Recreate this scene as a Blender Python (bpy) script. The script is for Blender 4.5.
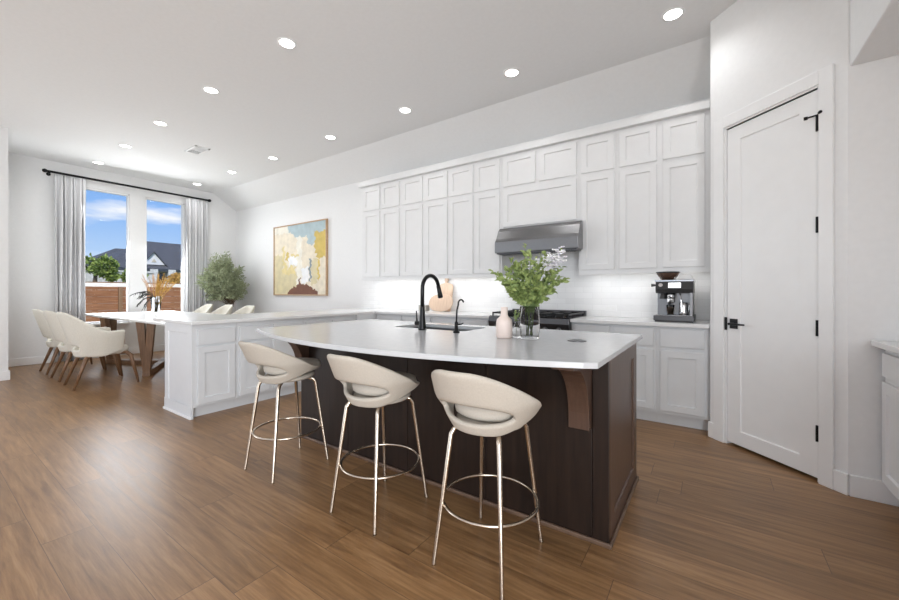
import bpy, bmesh, math, random
from mathutils import Vector, Matrix
PI = math.pi
C = bpy.context.scene.collection
S = bpy.context.scene
for o in list(bpy.data.objects): bpy.data.objects.remove(o)

# ------------------------------------------------------------ camera
cam = bpy.data.cameras.new('camera'); co = bpy.data.objects.new('camera', cam); C.objects.link(co)
co.location = (0, 0, 1.1849); co.rotation_euler = (PI/2, 0, 0.6036)
cam.sensor_width = 36; cam.lens = 36*377.84/899; cam.shift_y = -7.72/899; cam.clip_start = .05; cam.clip_end = 300
S.camera = co
# ------------------------------------------------------------ exposure
S.view_settings.view_transform = 'Standard'; S.view_settings.look = 'None'
S.view_settings.exposure = 0.25; S.view_settings.gamma = 1; S.view_settings.use_curve_mapping = False
S.cycles.use_denoising = True
S.cycles.max_bounces = 10; S.cycles.diffuse_bounces = 5; S.cycles.caustics_reflective = False; S.cycles.caustics_refractive = False
S.cycles.sample_clamp_indirect = 4
# ------------------------------------------------------------ sky
def make_world():
    w = bpy.data.worlds.new('sky'); S.world = w; w.use_nodes = True
    nt = w.node_tree; nt.nodes.clear(); N = nt.nodes.new; L = nt.links.new
    out = N('ShaderNodeOutputWorld'); bg = N('ShaderNodeBackground'); bg.inputs['Strength'].default_value = .86
    tc = N('ShaderNodeTexCoord'); sep = N('ShaderNodeSeparateXYZ'); L(tc.outputs['Generated'], sep.inputs[0])
    ramp = N('ShaderNodeValToRGB'); L(sep.outputs['Z'], ramp.inputs[0])
    e = ramp.color_ramp.elements
    e[0].position = 0.0; e[0].color = (.62, .78, .95, 1)
    e[1].position = 0.45; e[1].color = (.10, .27, .78, 1)
    m = e.new(.16); m.color = (.27, .50, .92, 1)
    mp = N('ShaderNodeMapping'); mp.inputs['Scale'].default_value = (2.0, 2.0, 9.0); L(tc.outputs['Generated'], mp.inputs[0])
    nz = N('ShaderNodeTexNoise'); nz.inputs['Scale'].default_value = 2.6; nz.inputs['Detail'].default_value = 7; nz.inputs['Roughness'].default_value = .55
    L(mp.outputs[0], nz.inputs['Vector'])
    cr = N('ShaderNodeValToRGB'); cr.color_ramp.elements[0].position = .50; cr.color_ramp.elements[1].position = .72
    L(nz.outputs['Fac'], cr.inputs[0])
    mx = N('ShaderNodeMix'); mx.data_type = 'RGBA'; L(cr.outputs[0], mx.inputs[0]); L(ramp.outputs[0], mx.inputs[6]); mx.inputs[7].default_value = (.92, .95, 1, 1)
    L(mx.outputs[2], bg.inputs[0]); L(bg.outputs[0], out.inputs[0])
make_world()
sun = bpy.data.lights.new('sun', 'SUN'); sun.energy = 2.7; sun.angle = .01; sun.color = (1, .95, .88)
so = bpy.data.objects.new('sun', sun); C.objects.link(so); so.rotation_euler = Vector((-.62, .35, -.75)).to_track_quat('-Z', 'Y').to_euler()
def area(name, loc, aim, sx, sy, power, col=(1, 1, 1)):
    l = bpy.data.lights.new(name, 'AREA'); l.shape = 'RECTANGLE'; l.size = sx; l.size_y = sy; l.energy = power; l.color = col
    o = bpy.data.objects.new(name, l); C.objects.link(o); o.location = loc
    o.rotation_euler = Vector(aim).to_track_quat('-Z', 'Y').to_euler(); return o
# added unseen fill panels behind, left and right of the camera
area('fill_rear_a', (-5.6, -4.3, 1.6), (0, 1, 0), 2.6, 2.5, 12, (.945, .975, 1))
area('fill_rear_b', (-1.6, -4.3, 1.6), (0, 1, 0), 2.6, 2.5, 12, (.945, .975, 1))
area('fill_left', (-7.7, -2.0, 1.6), (1, 0, 0), 2.6, 2.5, 62, (.945, .975, 1))
area('fill_right', (1.38, -2.0, 1.25), (-1, 0, 0), 2.6, 2.2, 225, (.945, .975, 1))  # added side fill to brighten the low cabinet fronts and peninsula
# daylight entering at the two dining windows
area('daylight_dining', (-9.25, 2.6, 1.9), (1, -.1, -.38), 1.6, 2.2, 72, (.95, .98, 1))
DOWN = 17       # each recessed lamp
UNDER = .68       # under-cabinet lamps, per metre

# ------------------------------------------------------------ materials
M = {}
def mat(name, col, rough=.5, metal=0.0, **k):
    m = bpy.data.materials.new(name); m.use_nodes = True; b = m.node_tree.nodes['Principled BSDF']
    b.inputs['Base Color'].default_value = (*col, 1); b.inputs['Roughness'].default_value = rough; b.inputs['Metallic'].default_value = metal
    for kk, v in k.items(): b.inputs[kk.replace('_', ' ')].default_value = v
    M[name] = m; return m
def nodes(m): return m.node_tree, m.node_tree.nodes['Principled BSDF'], m.node_tree.nodes.new, m.node_tree.links.new
def mottled(name, c1, c2, scale=8, rough=.5, stretch=(1, 1, 1), bump=0.0, metal=0.0, detail=4, **k):
    m = mat(name, c1, rough, metal, **k); nt, b, N, L = nodes(m)
    tc = N('ShaderNodeTexCoord'); mp = N('ShaderNodeMapping'); mp.inputs['Scale'].default_value = stretch; L(tc.outputs['Object'], mp.inputs[0])
    nz = N('ShaderNodeTexNoise'); nz.inputs['Scale'].default_value = scale; nz.inputs['Detail'].default_value = detail; L(mp.outputs[0], nz.inputs['Vector'])
    r = N('ShaderNodeValToRGB'); r.color_ramp.elements[0].color = (*c1, 1); r.color_ramp.elements[1].color = (*c2, 1)
    r.color_ramp.elements[0].position = .3; r.color_ramp.elements[1].position = .7
    L(nz.outputs['Fac'], r.inputs[0]); L(r.outputs[0], b.inputs['Base Color'])
    if bump:
        bp = N('ShaderNodeBump'); bp.inputs['Strength'].default_value = bump; bp.inputs['Distance'].default_value = .01; L(nz.outputs['Fac'], bp.inputs['Height']); L(bp.outputs[0], b.inputs['Normal'])
    return m
mottled('wall_paint', (.80, .80, .80), (.82, .82, .82), 30, .7, bump=.03)
mottled('ceiling_paint', (.78, .78, .78), (.80, .80, .80), 30, .8, bump=.03)
mottled('trim_paint', (.84, .84, .84), (.86, .86, .86), 10, .4)
mottled('cabinet_white', (.76, .76, .76), (.78, .78, .78), 10, .38)
mottled('cabinet_white_shaded', (.66, .675, .69), (.68, .695, .71), 10, .38)  # same white paint as the uppers, greyed to carry the lower run's shade
mottled('quartz', (.74, .74, .74), (.77, .77, .77), 25, .22)
mottled('quartz_island', (.51, .52, .535), (.54, .55, .565), 25, .2)
mottled('marble', (.78, .78, .78), (.84, .84, .84), 3, .2)
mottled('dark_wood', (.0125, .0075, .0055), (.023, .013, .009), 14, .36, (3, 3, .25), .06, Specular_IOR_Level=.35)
mottled('dark_wood_lit', (.070, .039, .027), (.100, .058, .040), 14, .34, (3, 3, .25), .06, Specular_IOR_Level=.4)  # same island wood, lightened to carry the light on end panel and brackets
mottled('shoe_wood', (.10, .06, .04), (.16, .10, .065), 14, .4)
mottled('walnut', (.13, .066, .032), (.23, .125, .065), 9, .42, (6, 6, .6), .1)
mottled('oak_frame', (.42, .27, .15), (.52, .35, .21), 9, .45, (1, 1, 6))
mottled('board_wood', (.62, .45, .33), (.72, .55, .42), 9, .5, (8, 1, 1))
mottled('fabric_cream', (.66, .63, .55), (.76, .73, .65), 120, .95, bump=.35)
mottled('fabric_beige', (.465, .42, .36), (.51, .465, .40), 160, .85, bump=.12)
mottled('curtain_cloth', (.66, .66, .67), (.72, .72, .73), 90, .9, bump=.1)
mat('black_metal', (.012, .012, .013), .32, .6)
mat('brass', (.60, .52, .43), .25, 1.0)
mottled('steel', (.21, .21, .215), (.25, .25, .255), 40, .30, (1, 1, 30), metal=1.0)
mat('steel_bright', (.55, .55, .56), .2, 1.0)
mat('steel_dark', (.11, .11, .115), .35, .9)
mat('cast_iron', (.012, .012, .012), .45, .2)
mat('black_glass', (.006, .006, .007), .06)
mat('dark_plastic', (.030, .030, .032), .35)
mat('grey_disc', (.17, .17, .18), .35, .6)
mat('white_plastic', (.85, .85, .85), .35)
mat('ceramic_pink', (.78, .66, .60), .55)
mat('ceramic_white', (.84, .84, .83), .4)
mat('stone_grey', (.40, .38, .35), .7)
mat('coffee', (.10, .045, .025), .6)
mat('glass', (1, 1, 1), .02, 0, Transmission_Weight=1.0, IOR=1.12)
mat('smoke_plastic', (.30, .17, .12), .12, 0, Transmission_Weight=.55, IOR=1.3)
mottled('leaf_green', (.12, .18, .042), (.38, .455, .17), 34, .5)
mottled('leaf_olive', (.20, .24, .125), (.46, .50, .33), 40, .6)
mottled('leaf_tree', (.14, .22, .04), (.40, .50, .12), 6, .7)
mottled('leaf_dark', (.020, .025, .022), (.06, .065, .06), 20, .6)
mottled('pampas_gold', (.54, .31, .06), (.76, .50, .17), 30, .9)
mottled('pampas_pink', (.62, .40, .26), (.74, .54, .40), 30, .9)
mottled('bark', (.10, .07, .045), (.18, .13, .09), 20, .9)
mat('stem_green', (.16, .24, .08), .6)
mat('petal_white', (.86, .86, .87), .6)
mat('petal_lilac', (.70, .67, .73), .6)
mat('soil', (.05, .035, .025), .95)
mottled('lawn', (.10, .16, .04), (.20, .26, .09), 3, .95)
mottled('fence_wood', (.26, .10, .04), (.44, .20, .09), 5, .75, (6, .5, 6))
mat('fence_post', (.30, .17, .09), .8)
mottled('shingle', (.055, .058, .066), (.115, .12, .13), 9, .9, (.4, 2, 2))
mottled('stucco', (.55, .48, .38), (.66, .58, .46), 3, .9)
mottled('white_stone', (.55, .54, .52), (.85, .84, .82), 9, .8)
mat('white_trim', (.82, .82, .82), .6)
mat('dark_pane', (.05, .06, .08), .1)
def emit(name, col, s):
    m = mat(name, col); b = m.node_tree.nodes['Principled BSDF']; b.inputs['Emission Color'].default_value = (*col, 1); b.inputs['Emission Strength'].default_value = s; return m
emit('lamp_glow', (1, .98, .95), 9.0); emit('under_glow', (1, .98, .95), 5.0); emit('screen_glow', (.95, .97, 1), 1.6)

def make_pane():
    m = bpy.data.materials.new('window_glass'); m.use_nodes = True; nt = m.node_tree; nt.nodes.clear(); N = nt.nodes.new; L = nt.links.new
    o = N('ShaderNodeOutputMaterial'); t = N('ShaderNodeBsdfTransparent'); g = N('ShaderNodeBsdfGlossy'); g.inputs['Roughness'].default_value = .02
    mx = N('ShaderNodeMixShader'); mx.inputs[0].default_value = .012
    L(t.outputs[0], mx.inputs[1]); L(g.outputs[0], mx.inputs[2]); L(mx.outputs[0], o.inputs[0]); M['window_glass'] = m
make_pane()
def make_floor():
    m = mat('floor_planks', (.2, .12, .07), .34, Specular_IOR_Level=.45); nt, b, N, L = nodes(m)
    tc = N('ShaderNodeTexCoord')
    def mth(op, a, bb=None):
        n = N('ShaderNodeMath'); n.operation = op
        for i, v in enumerate((a, bb)):
            if v is None: continue
            if isinstance(v, (int, float)): n.inputs[i].default_value = v
            else: L(v, n.inputs[i])
        return n.outputs[0]
    sp = N('ShaderNodeSeparateXYZ'); L(tc.outputs['Object'], sp.inputs[0])
    ry = mth('DIVIDE', sp.outputs[1], .185); row = mth('FLOOR', ry); fy = mth('FRACT', ry)
    w1 = N('ShaderNodeTexWhiteNoise'); w1.noise_dimensions = '1D'; L(row, w1.inputs['W'])
    rx = mth('DIVIDE', mth('ADD', sp.outputs[0], mth('MULTIPLY', w1.outputs['Value'], 9.7)), 1.5); cell = mth('FLOOR', rx); fx = mth('FRACT', rx)
    cmb = N('ShaderNodeCombineXYZ'); L(row, cmb.inputs[0]); L(cell, cmb.inputs[1])
    w2 = N('ShaderNodeTexWhiteNoise'); w2.noise_dimensions = '2D'; L(cmb.outputs[0], w2.inputs['Vector'])
    gap = mth('MAXIMUM', mth('LESS_THAN', mth('MULTIPLY', fy, .185), .002), mth('LESS_THAN', mth('MULTIPLY', fx, 1.5), .003))
    # grain stretched along X, shifted per plank
    add = N('ShaderNodeVectorMath'); add.operation = 'MULTIPLY_ADD'; L(w2.outputs['Color'], add.inputs[0]); add.inputs[1].default_value = (7.3, 3.1, 5.7); L(tc.outputs['Object'], add.inputs[2])
    mp = N('ShaderNodeMapping'); mp.inputs['Scale'].default_value = (1.0, 15, 1); L(add.outputs[0], mp.inputs[0])
    nz = N('ShaderNodeTexNoise'); nz.inputs['Scale'].default_value = 2.2; nz.inputs['Detail'].default_value = 9; nz.inputs['Roughness'].default_value = .66; nz.inputs['Distortion'].default_value = .25; L(mp.outputs[0], nz.inputs['Vector'])
    ramp = N('ShaderNodeValToRGB'); e = ramp.color_ramp.elements
    e[0].position = .25; e[0].color = (.135, .066, .027, 1); e[1].position = .78; e[1].color = (.40, .237, .115, 1)
    mid = e.new(.5); mid.color = (.258, .141, .062, 1)
    L(nz.outputs['Fac'], ramp.inputs[0])
    mp2 = N('ShaderNodeMapping'); mp2.inputs['Scale'].default_value = (1.6, 13, 1); mp2.inputs['Location'].default_value = (3.3, 8.1, 0); L(add.outputs[0], mp2.inputs[0])
    n2 = N('ShaderNodeTexNoise'); n2.inputs['Scale'].default_value = 1.7; n2.inputs['Detail'].default_value = 4; n2.inputs['Distortion'].default_value = .8; L(mp2.outputs[0], n2.inputs['Vector'])
    st = N('ShaderNodeMapRange'); st.inputs['From Min'].default_value = .56; st.inputs['From Max'].default_value = .74; st.inputs['To Min'].default_value = 0; st.inputs['To Max'].default_value = .5; L(n2.outputs['Fac'], st.inputs['Value'])
    dk = N('ShaderNodeMix'); dk.data_type = 'RGBA'; L(st.outputs[0], dk.inputs[0]); L(ramp.outputs[0], dk.inputs[6]); dk.inputs[7].default_value = (.100, .052, .027, 1)
    hv = N('ShaderNodeHueSaturation'); L(dk.outputs[2], hv.inputs['Color'])
    mr = N('ShaderNodeMapRange'); mr.inputs['To Min'].default_value = .84; mr.inputs['To Max'].default_value = 1.14; L(w2.outputs['Value'], mr.inputs['Value']); L(mr.outputs[0], hv.inputs['Value'])
    mx = N('ShaderNodeMix'); mx.data_type = 'RGBA'; L(gap, mx.inputs[0]); L(hv.outputs[0], mx.inputs[6]); mx.inputs[7].default_value = (.11, .062, .035, 1)
    L(mx.outputs[2], b.inputs['Base Color'])
    rr = N('ShaderNodeMapRange'); rr.inputs['To Min'].default_value = .26; rr.inputs['To Max'].default_value = .42; L(nz.outputs['Fac'], rr.inputs['Value']); L(rr.outputs[0], b.inputs['Roughness'])
    bp = N('ShaderNodeBump'); bp.inputs['Strength'].default_value = .12; bp.inputs['Distance'].default_value = .004; L(nz.outputs['Fac'], bp.inputs['Height']); L(bp.outputs[0], b.inputs['Normal'])
make_floor()
def make_tile():
    m = mat('backsplash_tile', (.86, .86, .86), .14); nt, b, N, L = nodes(m)
    tc = N('ShaderNodeTexCoord'); mp = N('ShaderNodeMapping'); mp.inputs['Rotation'].default_value = (PI/2, 0, 0); L(tc.outputs['Object'], mp.inputs[0])
    br = N('ShaderNodeTexBrick'); br.inputs['Scale'].default_value = 1; br.inputs['Brick Width'].default_value = .20; br.inputs['Row Height'].default_value = .0655
    br.inputs['Mortar Size'].default_value = .0022; br.inputs['Color1'].default_value = (.84, .84, .84, 1); br.inputs['Color2'].default_value = (.90, .90, .90, 1); br.inputs['Mortar'].default_value = (.80, .80, .80, 1)
    L(mp.outputs[0], br.inputs['Vector']); L(br.outputs['Color'], b.inputs['Base Color'])
    nz = N('ShaderNodeTexNoise'); nz.inputs['Scale'].default_value = 11; nz.inputs['Detail'].default_value = 2; L(mp.outputs[0], nz.inputs['Vector'])
    ml = N('ShaderNodeMath'); ml.operation = 'SUBTRACT'; L(nz.outputs['Fac'], ml.inputs[0]); L(br.outputs['Fac'], ml.inputs[1])
    bp = N('ShaderNodeBump'); bp.inputs['Strength'].default_value = .35; bp.inputs['Distance'].default_value = .006; L(ml.outputs[0], bp.inputs['Height']); L(bp.outputs[0], b.inputs['Normal'])
make_tile()

# ------------------------------------------------------------ helpers
def wloc(o):
    v = Vector((0, 0, 0))
    while o is not None: v = v + o.location; o = o.parent
    return v
class B:
    def __init__(s): s.bm = bmesh.new()
    def box(s, x0, y0, z0, x1, y1, z1):
        v = [s.bm.verts.new((x, y, z)) for z in (z0, z1) for (x, y) in ((x0, y0), (x1, y0), (x1, y1), (x0, y1))]
        for f in ((3, 2, 1, 0), (4, 5, 6, 7), (0, 1, 5, 4), (1, 2, 6, 5), (2, 3, 7, 6), (3, 0, 4, 7)): s.bm.faces.new([v[i] for i in f])
        return s
    def hexa(s, a, b):      # two quads (lists of 4 points, same winding) joined
        va = [s.bm.verts.new(p) for p in a]; vb = [s.bm.verts.new(p) for p in b]; n = len(va)
        s.bm.faces.new(va[::-1]); s.bm.faces.new(vb)
        for i in range(n): s.bm.faces.new((va[i], va[(i+1) % n], vb[(i+1) % n], vb[i]))
        return s
    def prism(s, poly, vec):
        vec = Vector(vec); return s.hexa([Vector(p) for p in poly], [Vector(p)+vec for p in poly])
    def poly(s, pts): s.bm.faces.new([s.bm.verts.new(p) for p in pts]); return s
    def tube(s, pts, r, seg=10, cap=True):
        pts = [Vector(p) for p in pts]; n = len(pts); rs = r if isinstance(r, (list, tuple)) else [r]*n; rings = []; up = None
        for i in range(n):
            d = ((pts[min(i+1, n-1)]-pts[i]).normalized() + (pts[i]-pts[max(i-1, 0)]).normalized())
            if d.length < 1e-6: d = pts[min(i+1, n-1)]-pts[max(i-1, 0)]
            d.normalize()
            if up is None:
                up = d.orthogonal().normalized()
            else:
                up = (up - d*up.dot(d)); up = up.normalized() if up.length > 1e-5 else d.orthogonal().normalized()
            q = d.cross(up)
            rings.append([s.bm.verts.new(pts[i]+(up*math.cos(2*PI*k/seg)+q*math.sin(2*PI*k/seg))*rs[i]) for k in range(seg)])
        for i in range(n-1):
            for k in range(seg): s.bm.faces.new((rings[i][k], rings[i][(k+1) % seg], rings[i+1][(k+1) % seg], rings[i+1][k]))
        if cap: s.bm.faces.new(rings[0][::-1]); s.bm.faces.new(rings[-1])
        return s
    def ring(s, c, R, r, seg=48, ms=10, rx=None):
        c = Vector(c); rows = []
        for i in range(seg):
            a = 2*PI*i/seg; d = Vector((math.cos(a), math.sin(a), 0))
            rows.append([s.bm.verts.new(c+d*(R+r*math.cos(2*PI*k/ms))+Vector((0, 0, r*math.sin(2*PI*k/ms)))) for k in range(ms)])
        for i in range(seg):
            for k in range(ms): s.bm.faces.new((rows[i][k], rows[(i+1) % seg][k], rows[(i+1) % seg][(k+1) % ms], rows[i][(k+1) % ms]))
        return s
    def lathe(s, prof, c=(0, 0, 0), seg=32, axis=None):
        c = Vector(c); rings = []; q = Vector((0, 0, 1)).rotation_difference(Vector(axis)) if axis else None
        for r, z in prof:
            if r < 1e-6: rings.append([s.bm.verts.new(c+(q @ Vector((0, 0, z)) if q else Vector((0, 0, z))))])
            else:
                row = []
                for k in range(seg):
                    p = Vector((r*math.cos(2*PI*k/seg), r*math.sin(2*PI*k/seg), z)); row.append(s.bm.verts.new(c+(q @ p if q else p)))
                rings.append(row)
        for a, b in zip(rings, rings[1:]):
            for k in range(seg):
                k2 = (k+1) % seg
                if len(a) == 1 and len(b) == 1: continue
                if len(a) == 1: s.bm.faces.new((a[0], b[k2], b[k]))
                elif len(b) == 1: s.bm.faces.new((a[k], a[k2], b[0]))
                else: s.bm.faces.new((a[k], a[k2], b[k2], b[k]))
        return s
    def shaker(s, o, u, w, n, W, H, T=.02, rail=.055, rec=.010, ch=.004):
        o, u, w, n = Vector(o), Vector(u), Vector(w), Vector(n)
        P = lambda a, b, d: s.bm.verts.new(o+u*a+w*b+n*d)
        rect = lambda i, d: [P(i, i, d), P(W-i, i, d), P(W-i, H-i, d), P(i, H-i, d)]
        rows = [rect(0, 0), rect(0, T-.002), rect(.002, T), rect(rail, T), rect(rail+ch, T-rec)]
        for a, b in zip(rows, rows[1:]):
            for i in range(4): s.bm.faces.new((a[i], a[(i+1) % 4], b[(i+1) % 4], b[i]))
        s.bm.faces.new(rows[-1]); s.bm.faces.new(rows[0][::-1]); return s
    def leaf(s, p, d, L, Wd, rnd, fold=.25):
        p = Vector(p); d = Vector(d).normalized(); sd = d.cross(Vector((rnd.uniform(-1, 1), rnd.uniform(-1, 1), rnd.uniform(-.2, 1))))
        if sd.length < 1e-3: sd = d.orthogonal()
        sd.normalize(); nn = sd.cross(d)
        V = lambda q, w, up: s.bm.verts.new(p+d*L*q+sd*Wd*w-nn*(L*.14*q*q)+nn*Wd*up)
        a = V(0, 0, 0); t = V(1, 0, 0); m = V(.5, 0, 0); l1 = V(.28, .40, fold*.8); l2 = V(.66, .42, fold*.8); r1 = V(.28, -.40, fold*.8); r2 = V(.66, -.42, fold*.8)
        for f in ((a, m, l1), (l1, m, l2), (m, t, l2), (a, r1, m), (r1, r2, m), (m, r2, t)): s.bm.faces.new(f)
        return s
    def build(s, name, m, parent=None, bevel=0, smooth=False, seg=2, recalc=True, sub=0, solid=0, world=True):
        if recalc: bmesh.ops.recalc_face_normals(s.bm, faces=s.bm.faces)
        if parent is not None and world:
            bmesh.ops.translate(s.bm, verts=s.bm.verts, vec=-wloc(parent))
        me = bpy.data.meshes.new(name); s.bm.to_mesh(me); s.bm.free()
        for mm in (m if isinstance(m, (list, tuple)) else [m]): me.materials.append(M[mm])
        if smooth:
            for p in me.polygons: p.use_smooth = True
        o = bpy.data.objects.new(name, me); C.objects.link(o)
        if parent is not None: o.parent = parent
        if solid:
            md = o.modifiers.new('solid', 'SOLIDIFY'); md.thickness = solid; md.offset = 0
        if sub:
            md = o.modifiers.new('sub', 'SUBSURF'); md.levels = sub; md.render_levels = sub
        if bevel:
            md = o.modifiers.new('bevel', 'BEVEL'); md.width = bevel; md.segments = seg; md.limit_method = 'ANGLE'; md.angle_limit = .6; md.harden_normals = False
        return o
def tag(o, label, cat, group=None, kind=None):
    o['label'] = label; o['category'] = cat
    if group: o['group'] = group
    if kind: o['kind'] = kind
    return o
def thing(name, label, cat, loc=(0, 0, 0), group=None):
    o = bpy.data.objects.new(name, None); C.objects.link(o); o.location = loc; o.empty_display_size = .1
    return tag(o, label, cat, group)
def struct(o): o['kind'] = 'structure'; return o
def copy_tree(o, parent=None):
    c = o.copy(); C.objects.link(c)
    if parent is not None: c.parent = parent
    for ch in list(o.children): copy_tree(ch, c)
    return c
X, Y, Z = Vector((1, 0, 0)), Vector((0, 1, 0)), Vector((0, 0, 1))

# ------------------------------------------------------------ key dimensions
YB = 4.459; YU = 4.104; YC = 3.809; XW = -9.154; HC = 3.405; YCR = 3.975; ZLO = 3.078; CT = .915; XP = -3.92; YP = 1.51
D0 = Vector((.004, 3.768, 0)); D1 = Vector((.664, 3.140, 0))
DU = (D1-D0).normalized(); DN = Vector((DU.y, -DU.x, 0))       # along the pantry wall, and into the room
if DN.y > 0: DN = -DN
XL = -7.81; YR = -4.5; XR = 1.42; XH = .672

# ============================================================ STRUCTURE
def shell():
    struct(B().box(XW-.12, YR-.1, -.1, XR+.1, YB+.12, 0).build('floor', 'floor_planks'))
    b = B(); t = .12
    b.box(XW-.15, YR-.1, HC, XR+.1, YCR, HC+t)
    b.prism([(XW-.15, YCR, HC), (XW-.15, YB+.15, ZLO-.10), (XW-.15, YB+.15, HC+t), (XW-.15, YCR, HC+t)], (XR+.1-XW+.15, 0, 0))
    struct(b.build('ceiling', 'ceiling_paint'))
    struct(B().box(XW-.12, YB, 0, XR+.1, YB+.12, HC).build('wall_back', 'wall_paint'))
    # window wall with two tall openings
    b = B(); wins = [(1.80, 2.485), (2.725, 3.40)]; z0, z1 = .62, 3.06; x0, x1 = XW-.14, XW
    ys = [.70, wins[0][0], wins[0][1], wins[1][0], wins[1][1], YB+.12]
    for i in (0, 2, 4): b.box(x0, ys[i], 0, x1, ys[i+1], HC)
    for i in (1, 3): b.box(x0, ys[i], 0, x1, ys[i+1], z0); b.box(x0, ys[i], z1, x1, ys[i+1], HC)
    struct(b.build('wall_window', 'wall_paint'))
    for k, (a, c) in enumerate(wins):
        f = B(); fx0, fx1 = XW-.10, XW-.02; w = .030
        f.box(fx0, a, z0, fx1, a+w, z1); f.box(fx0, c-w, z0, fx1, c, z1); f.box(fx0, a, z0, fx1, c, z0+w); f.box(fx0, a, z1-w, fx1, c, z1)
        f.box(fx0+.01, a, 1.29, fx1+.005, c, 1.355)
        f.box(XW-.02, a-.02, z0-.03, XW+.05, c+.02, z0)
        fo = struct(f.build('window_%d' % (k+1), 'trim_paint', bevel=.004))
        B().box(XW-.065, a+w-.005, z0+w-.005, XW-.060, c-w+.005, z1-w+.005).build('glass', 'window_glass', fo)
    # left wall: ends at the dining nook; stub returns to the window wall
    b = B(); b.box(XL-.12, YR, 0, XL, -3.3, HC); b.box(XL-.12, -.7, 0, XL, .82, HC); b.box(XL-.12, -3.3, 0, XL, -.7, .35); b.box(XL-.12, -3.3, 2.85, XL, -.7, HC)
    b.box(XW, .70, 0, XL-.12, .82, HC); struct(b.build('wall_left', 'wall_paint'))
    b = B()
    for (a, c) in ((XL-.12, -6.9), (-4.3, -2.9), (-.3, XR)): b.box(a, YR-.12, 0, c, YR, HC)
    for (a, c) in ((-6.9, -4.3), (-2.9, -.3)): b.box(a, YR-.12, 0, c, YR, .35); b.box(a, YR-.12, 2.85, c, YR, HC)
    struct(b.build('wall_rear', 'wall_paint'))
    # pantry corner: return wall, diagonal wall with the door opening, niche wall
    dw0, dw1, dz = .138, .763, 2.462           # opening along the diagonal
    b = B(); th = -DN*.11
    def seg(a, c, zz0, zz1):
        p, q = D0+DU*a, D0+DU*c; b.prism([p+Z*zz0, q+Z*zz0, q+Z*zz1, p+Z*zz1], th)
    LD = (D1-D0).length
    seg(0, dw0, 0, HC); seg(dw1, LD, 0, HC); seg(dw0, dw1, dz, HC)
    b.box(0.002, D0.y-.002, 0, .10, YB, HC)
    b.box(D1.x, D1.y, 0, XR+.1, D1.y+.11, HC)
    struct(b.build('wall_pantry', 'wall_paint'))
    struct(B().box(XR, YR, 0, XR+.1, -3.3, HC).box(XR, -.7, 0, XR+.1, YB, HC).box(XR, -3.3, 0, XR+.1, -.7, .1).box(XR, -3.3, 2.4, XR+.1, -.7, HC).build('wall_right', 'wall_paint'))
    struct(B().box(XH, YR, 2.50, XR, D1.y, HC).build('ceiling_soffit', 'wall_paint', bevel=.006))
    # casing of the pantry door
    b = B()
    def dbox(bb, a, c, zz0, zz1, d0, d1):
        p, q = D0+DU*a, D0+DU*c; bb.prism([p+DN*d0+Z*zz0, q+DN*d0+Z*zz0, q+DN*d0+Z*zz1, p+DN*d0+Z*zz1], DN*(d1-d0))
    cw = .085
    dbox(b, dw0-.010-cw, dw0-.010, 0, dz+.012+cw, 0, .018); dbox(b, dw1+.010, dw1+.010+cw-.01, 0, dz+.012+cw, 0, .018); dbox(b, dw0-.010, dw1+.010, dz+.012, dz+.012+cw, 0, .018)
    dbox(b, dw0-.012, dw0+.004, 0, dz, -.1, .004); dbox(b, dw1-.004, dw1+.012, 0, dz, -.1, .004); dbox(b, dw0-.012, dw1+.012, dz, dz+.014, -.1, .004)
    struct(b.build('trim_1', 'trim_paint', bevel=.003))
    # door leaf
    W = dw1-dw0-.012
    d = B().shaker(D0+DU*(dw0+.006)+DN*(-.045)+Z*.022, DU, Z, DN, W, dz-.03, .040, .105, .009, .006)
    door = struct(d.build('door_1', 'trim_paint'))
    hb = B(); hp = D0+DU*(dw0+.062)+DN*(-.005)+Z*.943
    dbox(hb, dw0+.032, dw0+.092, .905, .981, -.006, .004)
    hb.tube([hp, hp+DN*.052], .010); hb.tube([hp+DN*.046-DU*.008, hp+DN*.048+DU*.06, hp+DN*.046+DU*.118], [.0085, .008, .0065])
    hb.build('lever_handle', 'black_metal', door, bevel=.002)
    hb = B(); dbox(hb, dw0-.008, dw0+.006, .89, .99, -.004, .007); hb.build('latch_plate', 'black_metal', door)
    for z in (.304, .961, 1.606, 2.24):
        hb = B(); q = D0+DU*(dw1-.004)+DN*.004
        hb.tube([q+Z*(z-.05), q+Z*(z+.05)], .0085, 10)
        if z > 2: 
            hb.tube([q+Z*2.285-DU*.045+DN*.03, q+Z*2.29, q+Z*2.295+DU*.03+DN*.02], .0055, 8); hb.tube([q+Z*2.285-DU*.052+DN*.034, q+Z*2.285-DU*.036+DN*.024], .011, 8); hb.tube([q+Z*2.295+DU*.02+DN*.014, q+Z*2.295+DU*.032+DN*.022], .009, 8)
        hb.build('hinge', 'black_metal', door)
    # baseboards (with a small shoe)
    bh, bt = .125, .016
    def skirt(name, segs):
        b = B()
        for (x0, y0, x1, y1) in segs:
            b.box(min(x0, x1), min(y0, y1), 0, max(x0, x1), max(y0, y1), bh)
        struct(b.build(name, 'trim_paint', bevel=.004))
    skirt('baseboard_back', [(XW, YB-bt, -4.82, YB)])
    skirt('baseboard_window', [(XW, .82, XW+bt, YB-bt)])
    skirt('baseboard_left', [(XL, YR, XL+bt, .82+bt), (XW+bt, .82, XL, .82+bt)])
    b = B(); dbox(b, -.012, dw0-.010-cw, 0, bh, 0, bt); dbox(b, dw1+.010+cw-.01, LD+.006, 0, bh, 0, bt)
    b.box(D1.x+.004, D1.y-bt, 0, XR, D1.y, bh); struct(b.build('baseboard_pantry', 'trim_paint', bevel=.004))
    # tiled backsplash
    struct(B().box(-4.86, YB-.010, CT, 0, YB, 1.42).build('trim_2', 'backsplash_tile'))
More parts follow.
